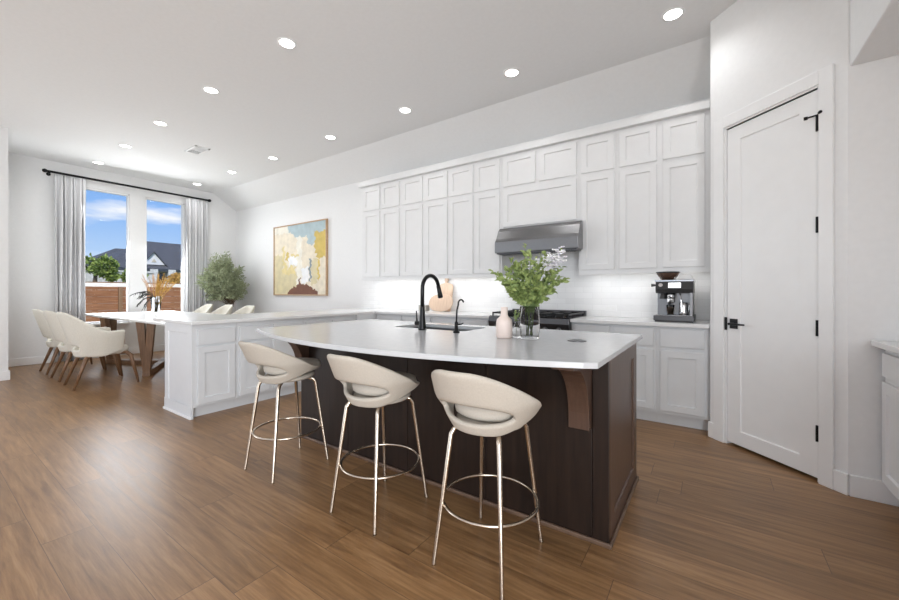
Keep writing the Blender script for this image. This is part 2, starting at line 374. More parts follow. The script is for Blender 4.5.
    struct(B().box(-2.07, YB-.010, 1.42, -1.157, YB, 1.95).build('trim_3', 'backsplash_tile'))
    # crown over the wall cabinets, light rail beneath
    b = B(); b.prism([(-4.545, YU-.035, 2.825), (-4.545, YU-.04, 2.895), (-4.545, YB, 2.895), (-4.545, YB, 2.825)], (4.545, 0, 0)); struct(b.build('trim_4', 'cabinet_white', bevel=.004))
shell()

# ============================================================ CEILING LIGHTS
def lights():
    pos = [(-3.102, 1.949, 'nearest the camera'), (-4.509, 1.928, ''), (-5.939, 1.93, ''), (-7.297, 1.93, ''), (-8.62, 1.91, ''), (-.243, 3.494, ''), (-1.65, 3.50, ''), (-3.058, 3.485, ''), (-4.473, 3.485, ''), (-5.948, 3.485, ''), (-7.264, 3.463, ''), (-8.66, 3.44, '')]
    lab = ['round recessed ceiling light first from the camera in the row over the stools', 'round recessed ceiling light second from the camera in the row over the stools',
           'round recessed ceiling light third from the camera in the row over the stools', 'round recessed ceiling light fourth from the camera in the row over the stools', 'round recessed ceiling light last in the left row, above the left curtain',
           'round recessed ceiling light first in the cabinet row, beside the pantry wall', 'round recessed ceiling light second in the cabinet row, out from the range hood', 'round recessed ceiling light third in the cabinet row, above the faucet',
           'round recessed ceiling light fourth in the cabinet row, above and right of the painting', 'round recessed ceiling light fifth in the cabinet row, above and left of the painting', 'round recessed ceiling light sixth in the cabinet row, above the olive tree', 'round recessed ceiling light last in the cabinet row, above the right curtain']
    first = None
    for i, (x, y, _) in enumerate(pos):
        if first is None:
            t = thing('ceiling_light', lab[i], 'ceiling light', (x, y, HC), 'recessed ceiling lights'); first = t
            B().lathe([(.062, -.002), (.064, -.007), (.080, -.006), (.083, 0)], (x, y, HC)).build('trim_ring', 'white_plastic', t, smooth=True)
            B().lathe([(.0, -.004), (.062, -.004), (.062, -.001), (0, -.001)], (x, y, HC)).build('lens', 'lamp_glow', t)
        else:
            t = copy_tree(first); t.location = (x, y, HC); t['label'] = lab[i]
        l = bpy.data.lights.new('lamp', 'SPOT'); l.spot_size = math.radians(145); l.spot_blend = .8; l.shadow_soft_size = .06; l.energy = DOWN
        lo = bpy.data.objects.new('lamp', l); C.objects.link(lo); lo.location = (x, y, HC-.012)
    v = thing('ceiling_vent', 'small rectangular white ceiling vent between the two rows of lights', 'vent', (-6.59, 2.62, HC))
    b = B(); x, y = -6.59, 2.62; w, h = .20, .10
    for (a, c, d, e) in ((-w, -h, w, -h+.022), (-w, h-.022, w, h), (-w, -h, -w+.022, h), (w-.022, -h, w, h)): b.box(x+a, y+c, HC-.010, x+d, y+e, HC)
    b.build('vent_frame', 'white_plastic', v)
    b = B()
    for k in range(8): yy = y-h+.03+k*.020; b.prism([(x-w+.02, yy, HC-.007), (x-w+.02, yy+.016, HC-.001), (x-w+.02, yy+.018, HC-.001), (x-w+.02, yy+.002, HC-.008)], (2*w-.04, 0, 0))
    b.build('louver', 'white_plastic', v)
    B().box(x-w+.02, y-h+.02, HC-.0008, x-.06, y+h-.02, HC-.0002).build('duct_opening', 'cast_iron', v)
lights()

# ============================================================ CABINETS
def wall_cabinets():
    zb = 1.392; zt = 2.83
    units = [(-4.515, -3.698, [(-4.475, -4.118), (-4.085, -3.725)], 'white stacked two-door wall cabinet at the painting end of the run'),
             (-3.698, -2.855, [(-3.667, -3.297), (-3.249, -2.870)], 'white stacked two-door wall cabinet in the middle left of the hood'),
             (-2.855, -2.070, [(-2.838, -2.474), (-2.443, -2.095)], 'white stacked two-door wall cabinet touching the left side of the hood'),
             (-1.157, -.778, [(-1.130, -.802)], 'white stacked single-door wall cabinet touching the right side of the hood'),
             (-.778, 0.0, [(-.752, -.420), (-.370, -.038)], 'white stacked two-door wall cabinet above the coffee machine beside the pantry wall')]
    for (a, c, doors, lab) in units:
        t = thing('wall_cabinet', lab, 'cabinet', ((a+c)/2, YB, zb), 'stacked wall cabinets')
        B().box(a+.0005, YU+.02, zb, c-.0005, YB-.012 if False else YB, zt).build('body', 'cabinet_white', t, bevel=.001)
        B().box(a+.001, YU+.004, zb-.022, c-.001, YU+.03, zb).build('light_rail', 'cabinet_white', t)
        for (p, q) in doors:
            B().shaker((p, YU+.02, 1.421), X, Z, -Y, q-p, .994, .02, .058, .013).build('door', 'cabinet_white', t)
            B().shaker((p, YU+.02, 2.447), X, Z, -Y, q-p, .352, .02, .058, .013).build('small_door', 'cabinet_white', t)
        B().box(a+.06, YB-.22, zb-.012, c-.06, YB-.19, zb).build('light_bar', 'under_glow', t)
        l = bpy.data.lights.new('under_lamp', 'AREA'); l.shape = 'RECTANGLE'; l.size = c-a-.15; l.size_y = .03; l.energy = UNDER*(c-a)
        lo = bpy.data.objects.new('under_lamp', l); C.objects.link(lo); lo.location = ((a+c)/2, YB-.205, zb-.016)
    a, c = -2.070, -1.157
    t = thing('hood_cabinet', 'white bridge cabinet above the steel range hood with a wide blank panel', 'cabinet', ((a+c)/2, YB, 1.945))
    B().box(a+.0005, YU+.02, 1.945, c-.0005, YB, zt).build('body', 'cabinet_white', t, bevel=.001)
    for (p, q) in ((-2.048, -1.642), (-1.597, -1.182)):
        B().shaker((p, YU+.02, 2.447), X, Z, -Y, q-p, .352, .02, .058, .013).build('small_door', 'cabinet_white', t)
    B().shaker((-2.048, YU+.02, 1.965), X, Z, -Y, .866, .44, .02, .058, .013).build('wide_panel', 'cabinet_white', t)
wall_cabinets()

def base_unit(name, lab, lo, hi, cols, axis, face, back, mtl='cabinet_white_shaded', group='base cabinets', dz=(.702, .862), oz=(.135, .668)):
    # axis 'x': runs along X facing -Y ; axis 'y': runs along Y facing +X ; axis 'r': runs along Y facing -X
    if axis == 'x': loc = ((lo+hi)/2, (face+back)/2, 0); bx = lambda b, u0, d0, z0, u1, d1, z1: b.box(u0, face+d0, z0, u1, face+d1, z1)
    elif axis == 'y': loc = ((face+back)/2, (lo+hi)/2, 0); bx = lambda b, u0, d0, z0, u1, d1, z1: b.box(face-d1, u0, z0, face-d0, u1, z1)
    else: loc = ((face+back)/2, (lo+hi)/2, 0); bx = lambda b, u0, d0, z0, u1, d1, z1: b.box(face+d0, u0, z0, face+d1, u1, z1)
    D = abs(back-face); t = thing(name, lab, 'cabinet', loc, group)
    b = B(); bx(b, lo+.0005, .02, .105, hi-.0005, D, .882); b.build('body', mtl, t, bevel=.001)
    b = B(); bx(b, lo+.0005, .085, 0, hi-.0005, D-.02, .105); b.build('toe_kick', mtl, t)
    for (p, q) in cols:
        b = B(); bx(b, p, 0, dz[0], q, .02, dz[1]); b.build('drawer', mtl, t, bevel=.003)
        if axis == 'x': o, u, n = (p, face+.02, oz[0]), X, -Y
        elif axis == 'y': o, u, n = (face-.02, p, oz[0]), Y, X
        else: o, u, n = (face+.02, p, oz[0]), Y, -X
        B().shaker(o, u, Z, n, q-p, oz[1]-oz[0], .02, .058, .013).build('door', mtl, t)
    return t
def base_cabinets():
    F = YC+.025
    base_unit('base_cabinet', 'light grey base cabinet below the coffee machine beside the pantry wall', -.393, 0, [(-.366, -.038)], 'x', F, YB-.03)
    base_unit('base_cabinet', 'light grey base cabinet to the right of the range, left of the coffee machine', -1.155, -.393, [(-1.12, -.79), (-.748, -.42)], 'x', F, YB-.03)
    base_unit('base_cabinet', 'light grey base cabinet below the cutting boards, left of the range', -2.90, -2.075, [(-2.86, -2.51), (-2.46, -2.11)], 'x', F, YB-.03)
    base_unit('base_cabinet', 'light grey base cabinet in the corner where the peninsula meets the back counter', -3.925, -2.90, [(-3.85, -3.44), (-3.36, -2.94)], 'x', F, YB-.03)
    XF = XP-.028; XB = -4.60
    pt = base_unit('peninsula_cabinet', 'light grey end cabinet of the peninsula with panelled side, one drawer and door', YP+.035, 1.937, [(1.578, 1.915)], 'y', XF, XB, group='peninsula cabinets', dz=(.688, .835), oz=(.128, .668))
    b = B().shaker((XB, YP+.035, 0.0), X, Z, -Y, XF-.02-XB, .882, .014, .085, .008)
    b.build('end_panel', 'cabinet_white_shaded', pt)
    B().box(XB-.002, YP+.017, 0, XF-.019, YP+.0215, .115).build('plinth', 'cabinet_white_shaded', pt, bevel=.003)
    B().box(XB-.006, YP+.006, 0, XF-.02, YP+.017, .018).build('shoe_strip', 'trim_paint', pt)
    base_unit('peninsula_cabinet', 'light grey two-door peninsula cabinet second from the free end, behind the first stool', 1.937, 2.70, [(1.962, 2.283), (2.325, 2.675)], 'y', XF, XB, group='peninsula cabinets', dz=(.688, .835), oz=(.128, .668))
    base_unit('peninsula_cabinet', 'light grey two-door peninsula cabinet nearest the back counter, mostly behind the island', 2.70, 3.50, [(2.73, 3.06), (3.12, 3.46)], 'y', XF, XB, group='peninsula cabinets', dz=(.688, .835), oz=(.128, .668))
    B().box(XB, 3.5005, 0, XF-.02, YB-.001, .882)
    # right-hand buffet cabinet
    t = base_unit('buffet_cabinet', 'white base cabinet at the right edge beyond the pantry door', 1.55, 3.115, [(2.60, 3.09), (2.08, 2.56), (1.57, 2.04)], 'r', .785, XR-.002, 'cabinet_white', None, dz=(.72, .85), oz=(.135, .69))
    tag(B().box(.752, 1.53, .883, XR-.002, 3.123, CT).build('countertop', 'quartz', bevel=.003), 'white countertop on the cabinet at the right edge', 'countertop')
    # counters
    bm = B()
    P = [(-4.85, YP), (XP, YP), (XP, YC), (-2.072, YC), (-2.072, YB-.011), (-4.85, YB-.011)]
    bm.prism([(x, y, .883) for x, y in P], (0, 0, .032)); tag(bm.build('countertop', 'quartz', bevel=.003), 'long white L-shaped countertop on the peninsula and left back run', 'countertop')
    tag(B().box(-1.155, YC, .883, -.001, YB-.011, CT).build('countertop', 'quartz', bevel=.003), 'white countertop under the coffee machine to the right of the range', 'countertop')
    B_ = B().box(-4.60, 3.5005, 0, -3.926, YB-.001, .882)
    tag(B_.build('corner_cabinet', 'cabinet_white_shaded'), 'plain grey corner box below the countertop where peninsula and back run meet', 'cabinet')
base_cabinets()

# ============================================================ RANGE AND HOOD
def hood():
    x0, x1 = -2.062, -1.108
    t = thing('range_hood', 'brushed steel under-cabinet range hood above the stove', 'range hood', ((x0+x1)/2, YB, 1.63))
    yf = 3.915
    prof = [(yf, 1.638), (yf, 1.765), (yf+.035, 1.80), (yf+.085, 1.90), (yf+.125, 1.938), (4.095, 1.944), (4.095, 1.638)]
    B().prism([(x0, y, z) for y, z in prof], (x1-x0, 0, 0)).build('canopy', 'steel', t, bevel=.006, seg=3)
    B().box(-2.066, 4.095, 1.70, -1.160, YB-.011, 1.944).build('rear_housing', 'steel', t)
    b = B(); b.box(x0+.02, yf+.015, 1.625, x1-.02, 4.09, 1.640)
    b.build('underside_frame', 'steel_dark', t)
    for k in range(3):
        a = x0+.05+k*.29; f = B()
        for j in range(12): f.box(a+j*.022, yf+.03, 1.617, a+j*.022+.012, 4.07, 1.626)
        f.build('baffle_filter', 'steel_dark', t)
hood()
def stove():
    x0, x1 = -2.068, -1.160; yf = YC-.005; yb = YB-.012
    t = thing('range', 'black and stainless gas range with cast iron grates between the base cabinets', 'stove', ((x0+x1)/2, yf, 0))
    B().box(x0, yf+.03, .08, x1, yb, .895).build('body', 'steel', t, bevel=.003)
    B().box(x0+.02, yf+.07, 0, x1-.02, yb-.02, .08).build('toe_base', 'steel_dark', t)
    d = B().box(x0+.012, yf-.005, .20, x1-.012, yf+.03, .735).build('oven_door', 'steel_dark', t, bevel=.004)
    B().box(x0+.13, yf-.008, .32, x1-.13, yf-.004, .62).build('door_glass', 'black_glass', d)
    B().tube([(x0+.06, yf-.055, .69), (x1-.06, yf-.055, .69)], .013).tube([(x0+.09, yf-.055, .69), (x0+.09, yf, .69)], .009).tube([(x1-.09, yf-.055, .69), (x1-.09, yf, .69)], .009).build('door_handle', 'steel_bright', d, smooth=True)
    B().box(x0+.012, yf+.002, .085, x1-.012, yf+.03, .19).build('warming_drawer', 'steel', t, bevel=.003)
    B().prism([(x0, yf-.03, .86), (x0, yf+.0, .745), (x0, yf+.04, .745), (x0, yf+.04, .915), (x0, yf-.02, .915)], (x1-x0, 0, 0)).build('control_panel', 'steel_dark', t, bevel=.004)
    for k in range(6):
        a = x0+.10+k*(x1-x0-.2)/5
        B().lathe([(0, 0), (.024, 0), (.022, .03), (.018, .034), (0, .034)], (a, yf-.014, .80), 20, (0, -1, .27)).build('knob', 'steel_dark', t)
    B().box(x0, yf+.0, .895, x1, yb, .922).build('cooktop', 'black_glass', t, bevel=.004)
    B().box(x0, yb-.045, .922, x1, yb, .975).build('rear_trim', 'steel_dark', t, bevel=.003)
    w = (x1-x0-.03)/3
    for k in range(3):
        a = x0+.015+k*w+.003; c = a+w-.006; y0, y1 = yf+.03, yb-.05; g = B(); z0, z1 = .945, .962; r = .014
        g.box(a, y0, z0, c, y0+r, z1); g.box(a, y1-r, z0, c, y1, z1); g.box(a, y0, z0, a+r, y1, z1); g.box(c-r, y0, z0, c, y1, z1)
        g.box((a+c)/2-r/2, y0, z0, (a+c)/2+r/2, y1, z1); g.box(a, (y0+y1)/2-r/2, z0, c, (y0+y1)/2+r/2, z1)
        for (u, v) in ((a, y0), (c-r, y0), (a, y1-r), (c-r, y1-r)): g.box(u, v, .922, u+r, v+r, z0)
        g.build('grate', 'cast_iron', t, bevel=.002)
        for yy in (.27, .73): B().lathe([(0, .922), (.045, .922), (.042, .936), (.028, .942), (0, .942)], ((a+c)/2, y0+(y1-y0)*yy, 0), 20).build('burner', 'cast_iron', t)
stove()

# ============================================================ ISLAND
XI0, XI1, YI0, YI1 = -2.768, -.385, 1.862, 2.655
def arc_edge():
    a, c = Vector((-2.79, 1.50)), Vector((-.353, 1.517)); sag = .252; pts = []
    L = (c-a).length; R = (L*L/4+sag*sag)/(2*sag); th = math.asin(L/2/R); mid = (a+c)/2; cen = Vector((mid.x, mid.y+R-sag))
    for i in range(49):
        t = -th+2*th*i/48; pts.append((cen.x+R*math.sin(t), cen.y-R*math.cos(t)))
    pts[0] = tuple(a); pts[-1] = tuple(c); return pts
def island():
    t = thing('kitchen_island', 'dark stained wood kitchen island base with scrolled brackets', 'kitchen island', ((XI0+XI1)/2, (YI0+YI1)/2, 0))
    B().box(XI0+.02, YI0+.02, .0, XI1-.02, YI0+.06, .889).box(XI0+.02, YI1-.06, 0, XI1-.02, YI1-.02, .889).box(XI0+.02, YI0+.06, 0, XI0+.06, YI1-.06, .889).box(XI1-.06, YI0+.06, 0, XI1-.02, YI1-.06, .889).box(XI0+.06, YI0+.06, .1, XI1-.06, YI1-.06, .15).build('carcass', 'dark_wood', t)
    n = 4; xa, xb = XI0+.0, XI1-.075
    for k in range(n):
        a = xa+(xb-xa)*k/n; c = xa+(xb-xa)*(k+1)/n
        B().box(a+.002, YI0+.002, .0, c-.002, YI0+.02, .889).build('front_panel', 'dark_wood', t, bevel=.002)
    B().box(XI1-.075+.001, YI0-.003, 0, XI1-.001, YI0+.02, .889).build('corner_post', 'dark_wood', t, bevel=.002)
    B().shaker((XI1-.02, YI0+.021, 0.0), Y, Z, X, YI1-YI0-.021, .889, .02, .105, .009).build('end_panel', 'dark_wood_lit', t)
    B().shaker((XI0+.02, YI1, 0.0), -Y, Z, -X, YI1-YI0-.021, .889, .02, .105, .009).build('end_panel', 'dark_wood', t)
    m = 4; w = (XI1-XI0)/m
    for k in range(m):
        B().shaker((XI0+w*(k+1)-.01, YI1-.02, .12), -X, Z, Y, w-.02, .735, .02, .06, .01).build('rear_door', 'dark_wood', t)
    b = B(); r = .014
    b.box(XI0-r, YI0-r, 0, XI1+r, YI0+.001, .022); b.box(XI1, YI0, 0, XI1+r, YI1, .022); b.box(XI0-r, YI0, 0, XI0, YI1, .022); b.build('shoe_moulding', 'shoe_wood', t, bevel=.005)
    for xc in (XI1-.125, XI0+.062):
        prof = [(YI0+.002, .889), (YI0-.285, .889), (YI0-.285, .857)]
        for i in range(13):
            q = PI/2*i/12; prof.append((YI0-.275+.225*math.sin(q)+.0, .857-.275*(1-math.cos(q))))
        prof += [(YI0-.05, .54), (YI0+.002, .54)]
        B().prism([(xc-.048, y, z) for y, z in prof], (.096, 0, 0)).build('corbel', 'dark_wood_lit', t, bevel=.002)
    # worktop with sink cut-out
    bm = bmesh.new(); out = arc_edge()+[(-.353, 2.683), (-2.81, 2.683)]
    sx0, sx1, sy0, sy1 = -2.06, -1.40, 2.20, 2.545
    hole = []; rr = .04
    for cx_, cy_, a0 in ((sx1-rr, sy1-rr, 0), (sx0+rr, sy1-rr, 90), (sx0+rr, sy0+rr, 180), (sx1-rr, sy0+rr, 270)):
        for i in range(5): a = math.radians(a0+i*22.5); hole.append((cx_+rr*math.cos(a), cy_+rr*math.sin(a)))
    ed = []
    for ring in (out, hole):
        vs = [bm.verts.new((x, y, .890)) for x, y in ring]
        ed += [bm.edges.new((vs[i], vs[(i+1) % len(vs)])) for i in range(len(vs))]
    r = bmesh.ops.triangle_fill(bm, use_beauty=True, use_dissolve=False, edges=ed)
    fs = [g for g in r['geom'] if isinstance(g, bmesh.types.BMFace)]
    ex = bmesh.ops.extrude_face_region(bm, geom=fs); bmesh.ops.translate(bm, verts=[g for g in ex['geom'] if isinstance(g, bmesh.types.BMVert)], vec=(0, 0, .025))
    b = B(); b.bm.free(); b.bm = bm
    tag(b.build('island_worktop', 'quartz_island', bevel=.003), 'pale grey worktop with bowed front edge on the island', 'worktop')
    # sink basin under the cut-out
    s = thing('sink', 'undermount steel sink set into the island worktop behind the black faucet', 'sink', ((sx0+sx1)/2, (sy0+sy1)/2, .67))
    b = B(); g = .008; zb = .67
    rim = lambda e, z: [b.bm.verts.new(p) for p in ((sx0-e, sy0-e, z), (sx1+e, sy0-e, z), (sx1+e, sy1+e, z), (sx0-e, sy1+e, z))]
    rows = [rim(.03, .8890), rim(.006, .8890), rim(.0, zb+.008), rim(-.02, zb)]
    for p, q in zip(rows, rows[1:]):
        for i in range(4): b.bm.faces.new((p[i], p[(i+1) % 4], q[(i+1) % 4], q[i]))
    b.bm.faces.new(rows[-1]); b.build('basin', 'steel', s, recalc=False)
    B().lathe([(0, .004), (.04, .004), (.045, 0)], ((sx0+sx1)/2, (sy0+sy1)/2, zb+.001), 24).build('drain', 'steel_bright', s)
    # black faucet
    fx, fy = -1.702, 2.125
    f = thing('faucet', 'tall black gooseneck faucet with side lever at the island sink', 'faucet', (fx, fy, CT))
    B().lathe([(0, 0), (.029, 0), (.029, .012), (.026, .03), (.021, .09), (.0165, .16), (.0150, .17), (0, .17)], (fx, fy, CT), 24).build('base', 'black_metal', f, smooth=True)
    pts = [(fx, fy, CT+.15), (fx, fy, CT+.27)]; R = .098
    for i in range(1, 15): a = PI*.93*i/14; pts.append((fx, fy+R-R*math.cos(a), CT+.295+R*1.0*math.sin(a)))
    B().tube(pts, .0145, 14).build('neck', 'black_metal', f, smooth=True)
    e = Vector(pts[-1]); dd = (e-Vector(pts[-2])).normalized()
    B().tube([e-dd*.004, e+dd*.05, e+dd*.085, e+dd*.092], [.0155, .0175, .021, .019], 16).build('spray_head', 'black_metal', f, smooth=True)
    B().tube([(fx-.012, fy, CT+.045), (fx-.06, fy, CT+.045)], .017, 14).tube([(fx-.05, fy, CT+.05), (fx-.053, fy, CT+.10), (fx-.055, fy, CT+.135)], [.008, .0055, .005], 10).build('lever', 'black_metal', f)
    wx, wy = -1.392, 2.10
    f = thing('water_tap', 'small slim black filtered water tap to the right of the faucet', 'tap', (wx, wy, CT))
    B().lathe([(0, 0), (.022, 0), (.022, .008), (.013, .014), (.012, .065), (.009, .075), (0, .075)], (wx, wy, CT), 20).build('base', 'black_metal', f, smooth=True)
    pts = [(wx, wy, CT+.06), (wx+.004, wy, CT+.15), (wx+.012, wy+.004, CT+.185)]
    for i in range(1, 9): a = PI*.85*i/8; pts.append((wx+.014, wy+.035-.035*math.cos(a), CT+.19+.030*math.sin(a)))
    B().tube(pts, .0058, 10).build('spout', 'black_metal', f, smooth=True)
    B().tube([(wx+.01, wy, CT+.055), (wx+.04, wy, CT+.06), (wx+.055, wy, CT+.068)], [.006, .005, .004], 8).build('lever', 'black_metal', f)
    tag(B().lathe([(0, 0), (.050, 0), (.050, .003), (.047, .0045), (0, .0045)], (-.607, 2.125, CT+.0002), 36).build('outlet_cover', 'grey_disc'), 'round dark grey pop-up outlet cover set in the island worktop', 'outlet cover')
island()

# ============================================================ STOOLS AND CHAIRS
def tub(P, nphi=64):
    """wrap-around shell with an oval opening low in the back"""
    b = B(); pm = math.radians(P['end']); ph = math.radians(P['hole'])
    ang = sorted({round(-pm+2*pm*i/nphi, 5) for i in range(nphi+1)} | {round(ph*math.sin(PI/2*k/10)*s, 5) for k in range(-10, 11) for s in (1,)})
    ang2 = []
    for a in ang:
        if not ang2 or a-ang2[-1] > .006 or abs(abs(a)-ph) < 1e-4: ang2.append(a)
    def pt(a, z):
        f = abs(a)/pm; u = min(1.2, max(0, (z-P['z0'])/(P['z1']-P['z0'])))
        rx = P['rx0']+(P['rx1']-P['rx0'])*min(1, u*P.get('flare', 2.2)); ry = P['ry0']+(P['ry1']-P['ry0'])*u
        if abs(a) > PI/2: ry = P['ryf']
        n = 2/P.get('sq', 2.0)
        sx = math.copysign(abs(math.sin(a))**n, math.sin(a)); cy = math.copysign(abs(math.cos(a))**n, math.cos(a))
        top = P['rim'](a)
        return (rx*sx*(1-P.get('pinch', 0)*u*max(0, math.cos(a))), -ry*cy+P.get('y0', 0), z)
    NU, NL = 6, 4; up = []; lo = []
    for a in ang2:
        h = math.sqrt(max(0, 1-(a/ph)**2)) if abs(a) < ph else 0
        zm = P['hz']; zt = zm+P['hu']*h; zb = zm-P['hd']*h
        rim, bot = P['rim'](a), P['bot'](a); zm2 = min(max(zm, bot+.3*(rim-bot)), bot+.6*(rim-bot)) if abs(a) >= ph else zm
        if h == 0: zt = zb = zm2
        vt = [b.bm.verts.new(pt(a, zt+(rim-zt)*k/NU)) for k in range(NU+1)]
        vb = [b.bm.verts.new(pt(a, bot+(zb-bot)*k/NL)) for k in range(NL)]
        if h == 0: vb.append(vt[0])
        else: vb.append(b.bm.verts.new(pt(a, zb)))
        up.append(vt); lo.append(vb)
    for i in range(len(ang2)-1):
        for rows, n in ((up, NU), (lo, NL)):
            for k in range(n):
                f = []
                for v in (rows[i][k], rows[i+1][k], rows[i+1][k+1], rows[i][k+1]):
                    if v not in f: f.append(v)
                if len(f) > 2: b.bm.faces.new(f)
    return b
def sm(x, a, c):
    t = min(1, max(0, (x-a)/(c-a))); return t*t*(3-2*t)
def make_stool(name, lab, loc):
    t = thing(name, lab, 'bar stool', loc, 'bar stools along the island')
    P = dict(end=122, hole=56, z0=.592, z1=.876, rx0=.155, rx1=.243, ry0=.160, ry1=.305, ryf=.20, hz=.672, hu=.058, hd=.030, flare=2.0,
             rim=lambda a: 0.876-.176*sm(abs(a), .22, math.radians(118))-.004*abs(a),
             bot=lambda a: .592+.095*sm(abs(a), math.radians(35), math.radians(122)))
    b = tub(P); o = b.build('backrest_shell', 'fabric_beige', t, smooth=True, recalc=True, solid=.024, sub=1, world=False)
    # seat pan under the cushion and cushion
    def pad(z0, z1, r, yf, rnd):
        q = B(); prof = [(0, z0), (r*.80, z0), (r*.97, z0+rnd*.5), (r, (z0+z1)/2), (r*.97, z1-rnd*.5), (r*.85, z1-.004), (0, z1)]
        q.lathe(prof, (0, 0, 0), 40)
        for v in q.bm.verts:
            v.co.y *= yf if v.co.y > 0 else .88
        return q
    pad(.590, .632, .158, 1.15, .02).build('seat_pan', 'fabric_beige', t, smooth=True, world=False)
    pad(.634, .706, .166, 1.46, .03).build('seat_cushion', 'fabric_beige', t, smooth=True, world=False)
    for sx in (-1, 1):
        for sy in (-1, 1):
            B().tube([(sx*.165, sy*.205, 0), (sx*.165, sy*.205, .004), (sx*.118, sy*.138, .56), (sx*.110, sy*.126, .582), (sx*.09, sy*.10, .592)], [.0095, .0085, .0115, .0115, .011], 12).build('leg', 'brass', t, smooth=True, world=False)
    B().ring((0, 0, .25), .214, .0075).build('footrest_ring', 'brass', t, smooth=True, world=False)
    return t
def stools():
    s = make_stool('bar_stool', 'beige bar stool nearest the camera, in front of the right bracket', (-.825, 1.52, 0))
    for loc, lab in (((-1.514, 1.518, 0), 'beige bar stool in the middle of the three at the island'), ((-2.398, 1.512, 0), 'beige bar stool at the far left end of the island, beside the peninsula')):
        c = copy_tree(s); c.location = loc; c['label'] = lab
stools()
def make_chair(lab, loc):
    t = thing('dining_chair', lab, 'chair', loc, 'dining chairs around the table')
    P = dict(end=118, hole=34, z0=.375, z1=.945, rx0=.255, rx1=.325, ry0=.235, ry1=.40, ryf=.36, hz=.485, hu=.035, hd=.025, flare=2.0, pinch=.12,
             rim=lambda a: .945-.245*sm(abs(a), .35, math.radians(92)),
             bot=lambda a: .375+.06*sm(abs(a), math.radians(80), math.radians(118)))
    tub(P, 48).build('shell', 'fabric_cream', t, smooth=True, solid=.035, sub=1, world=False)
    q = B(); r = .248; prof = [(0, .385), (r*.85, .385), (r*.96, .405), (r, .44), (r*.95, .47), (r*.8, .482), (0, .485)]; q.lathe(prof, (0, .0, 0), 36)
    for v in q.bm.verts:
        v.co.y *= (1.12 if v.co.y > 0 else .82)
        k = max(abs(v.co.x), abs(v.co.y)); l = math.hypot(v.co.x, v.co.y)
        if k > 1e-6: f = .55+.45*l/k; v.co.x *= f*.98; v.co.y *= f
    q.build('seat', 'fabric_cream', t, smooth=True, world=False)
    for sx in (-1, 1):
        for pts in ([(sx*.15, .14, .39), (sx*.235, .20, .40), (sx*.275, .235, .36), (sx*.33, .30, 0)], [(sx*.12, -.10, .39), (sx*.165, -.15, .40), (sx*.185, -.18, .36), (sx*.225, -.30, 0)]):
            B().tube(pts, [.018, .022, .023, .013], 10).build('leg', 'walnut', t, smooth=True, world=False)
    return t
def chairs():
    c0 = make_chair('cream upholstered dining chair nearest the camera on the near side of the table', (-6.55, 1.48, 0))
    spots = [((-7.30, 1.48, 0), 0, 'cream upholstered dining chair in the middle of the near row'), ((-8.05, 1.48, 0), 0, 'cream upholstered dining chair closest to the left curtain, near side of table'),
             ((-6.95, 3.28, 0), PI, 'cream dining chair across the table nearest the painting, only its back showing'), ((-7.75, 3.28, 0), PI, 'cream dining chair in the middle of the far row across the table'), ((-8.56, 3.28, 0), PI, 'cream dining chair across the table below the right curtain')]
    for loc, rz, lab in spots:
        c = copy_tree(c0); c.location = loc; c.rotation_euler = (0, 0, rz); c['label'] = lab
chairs()

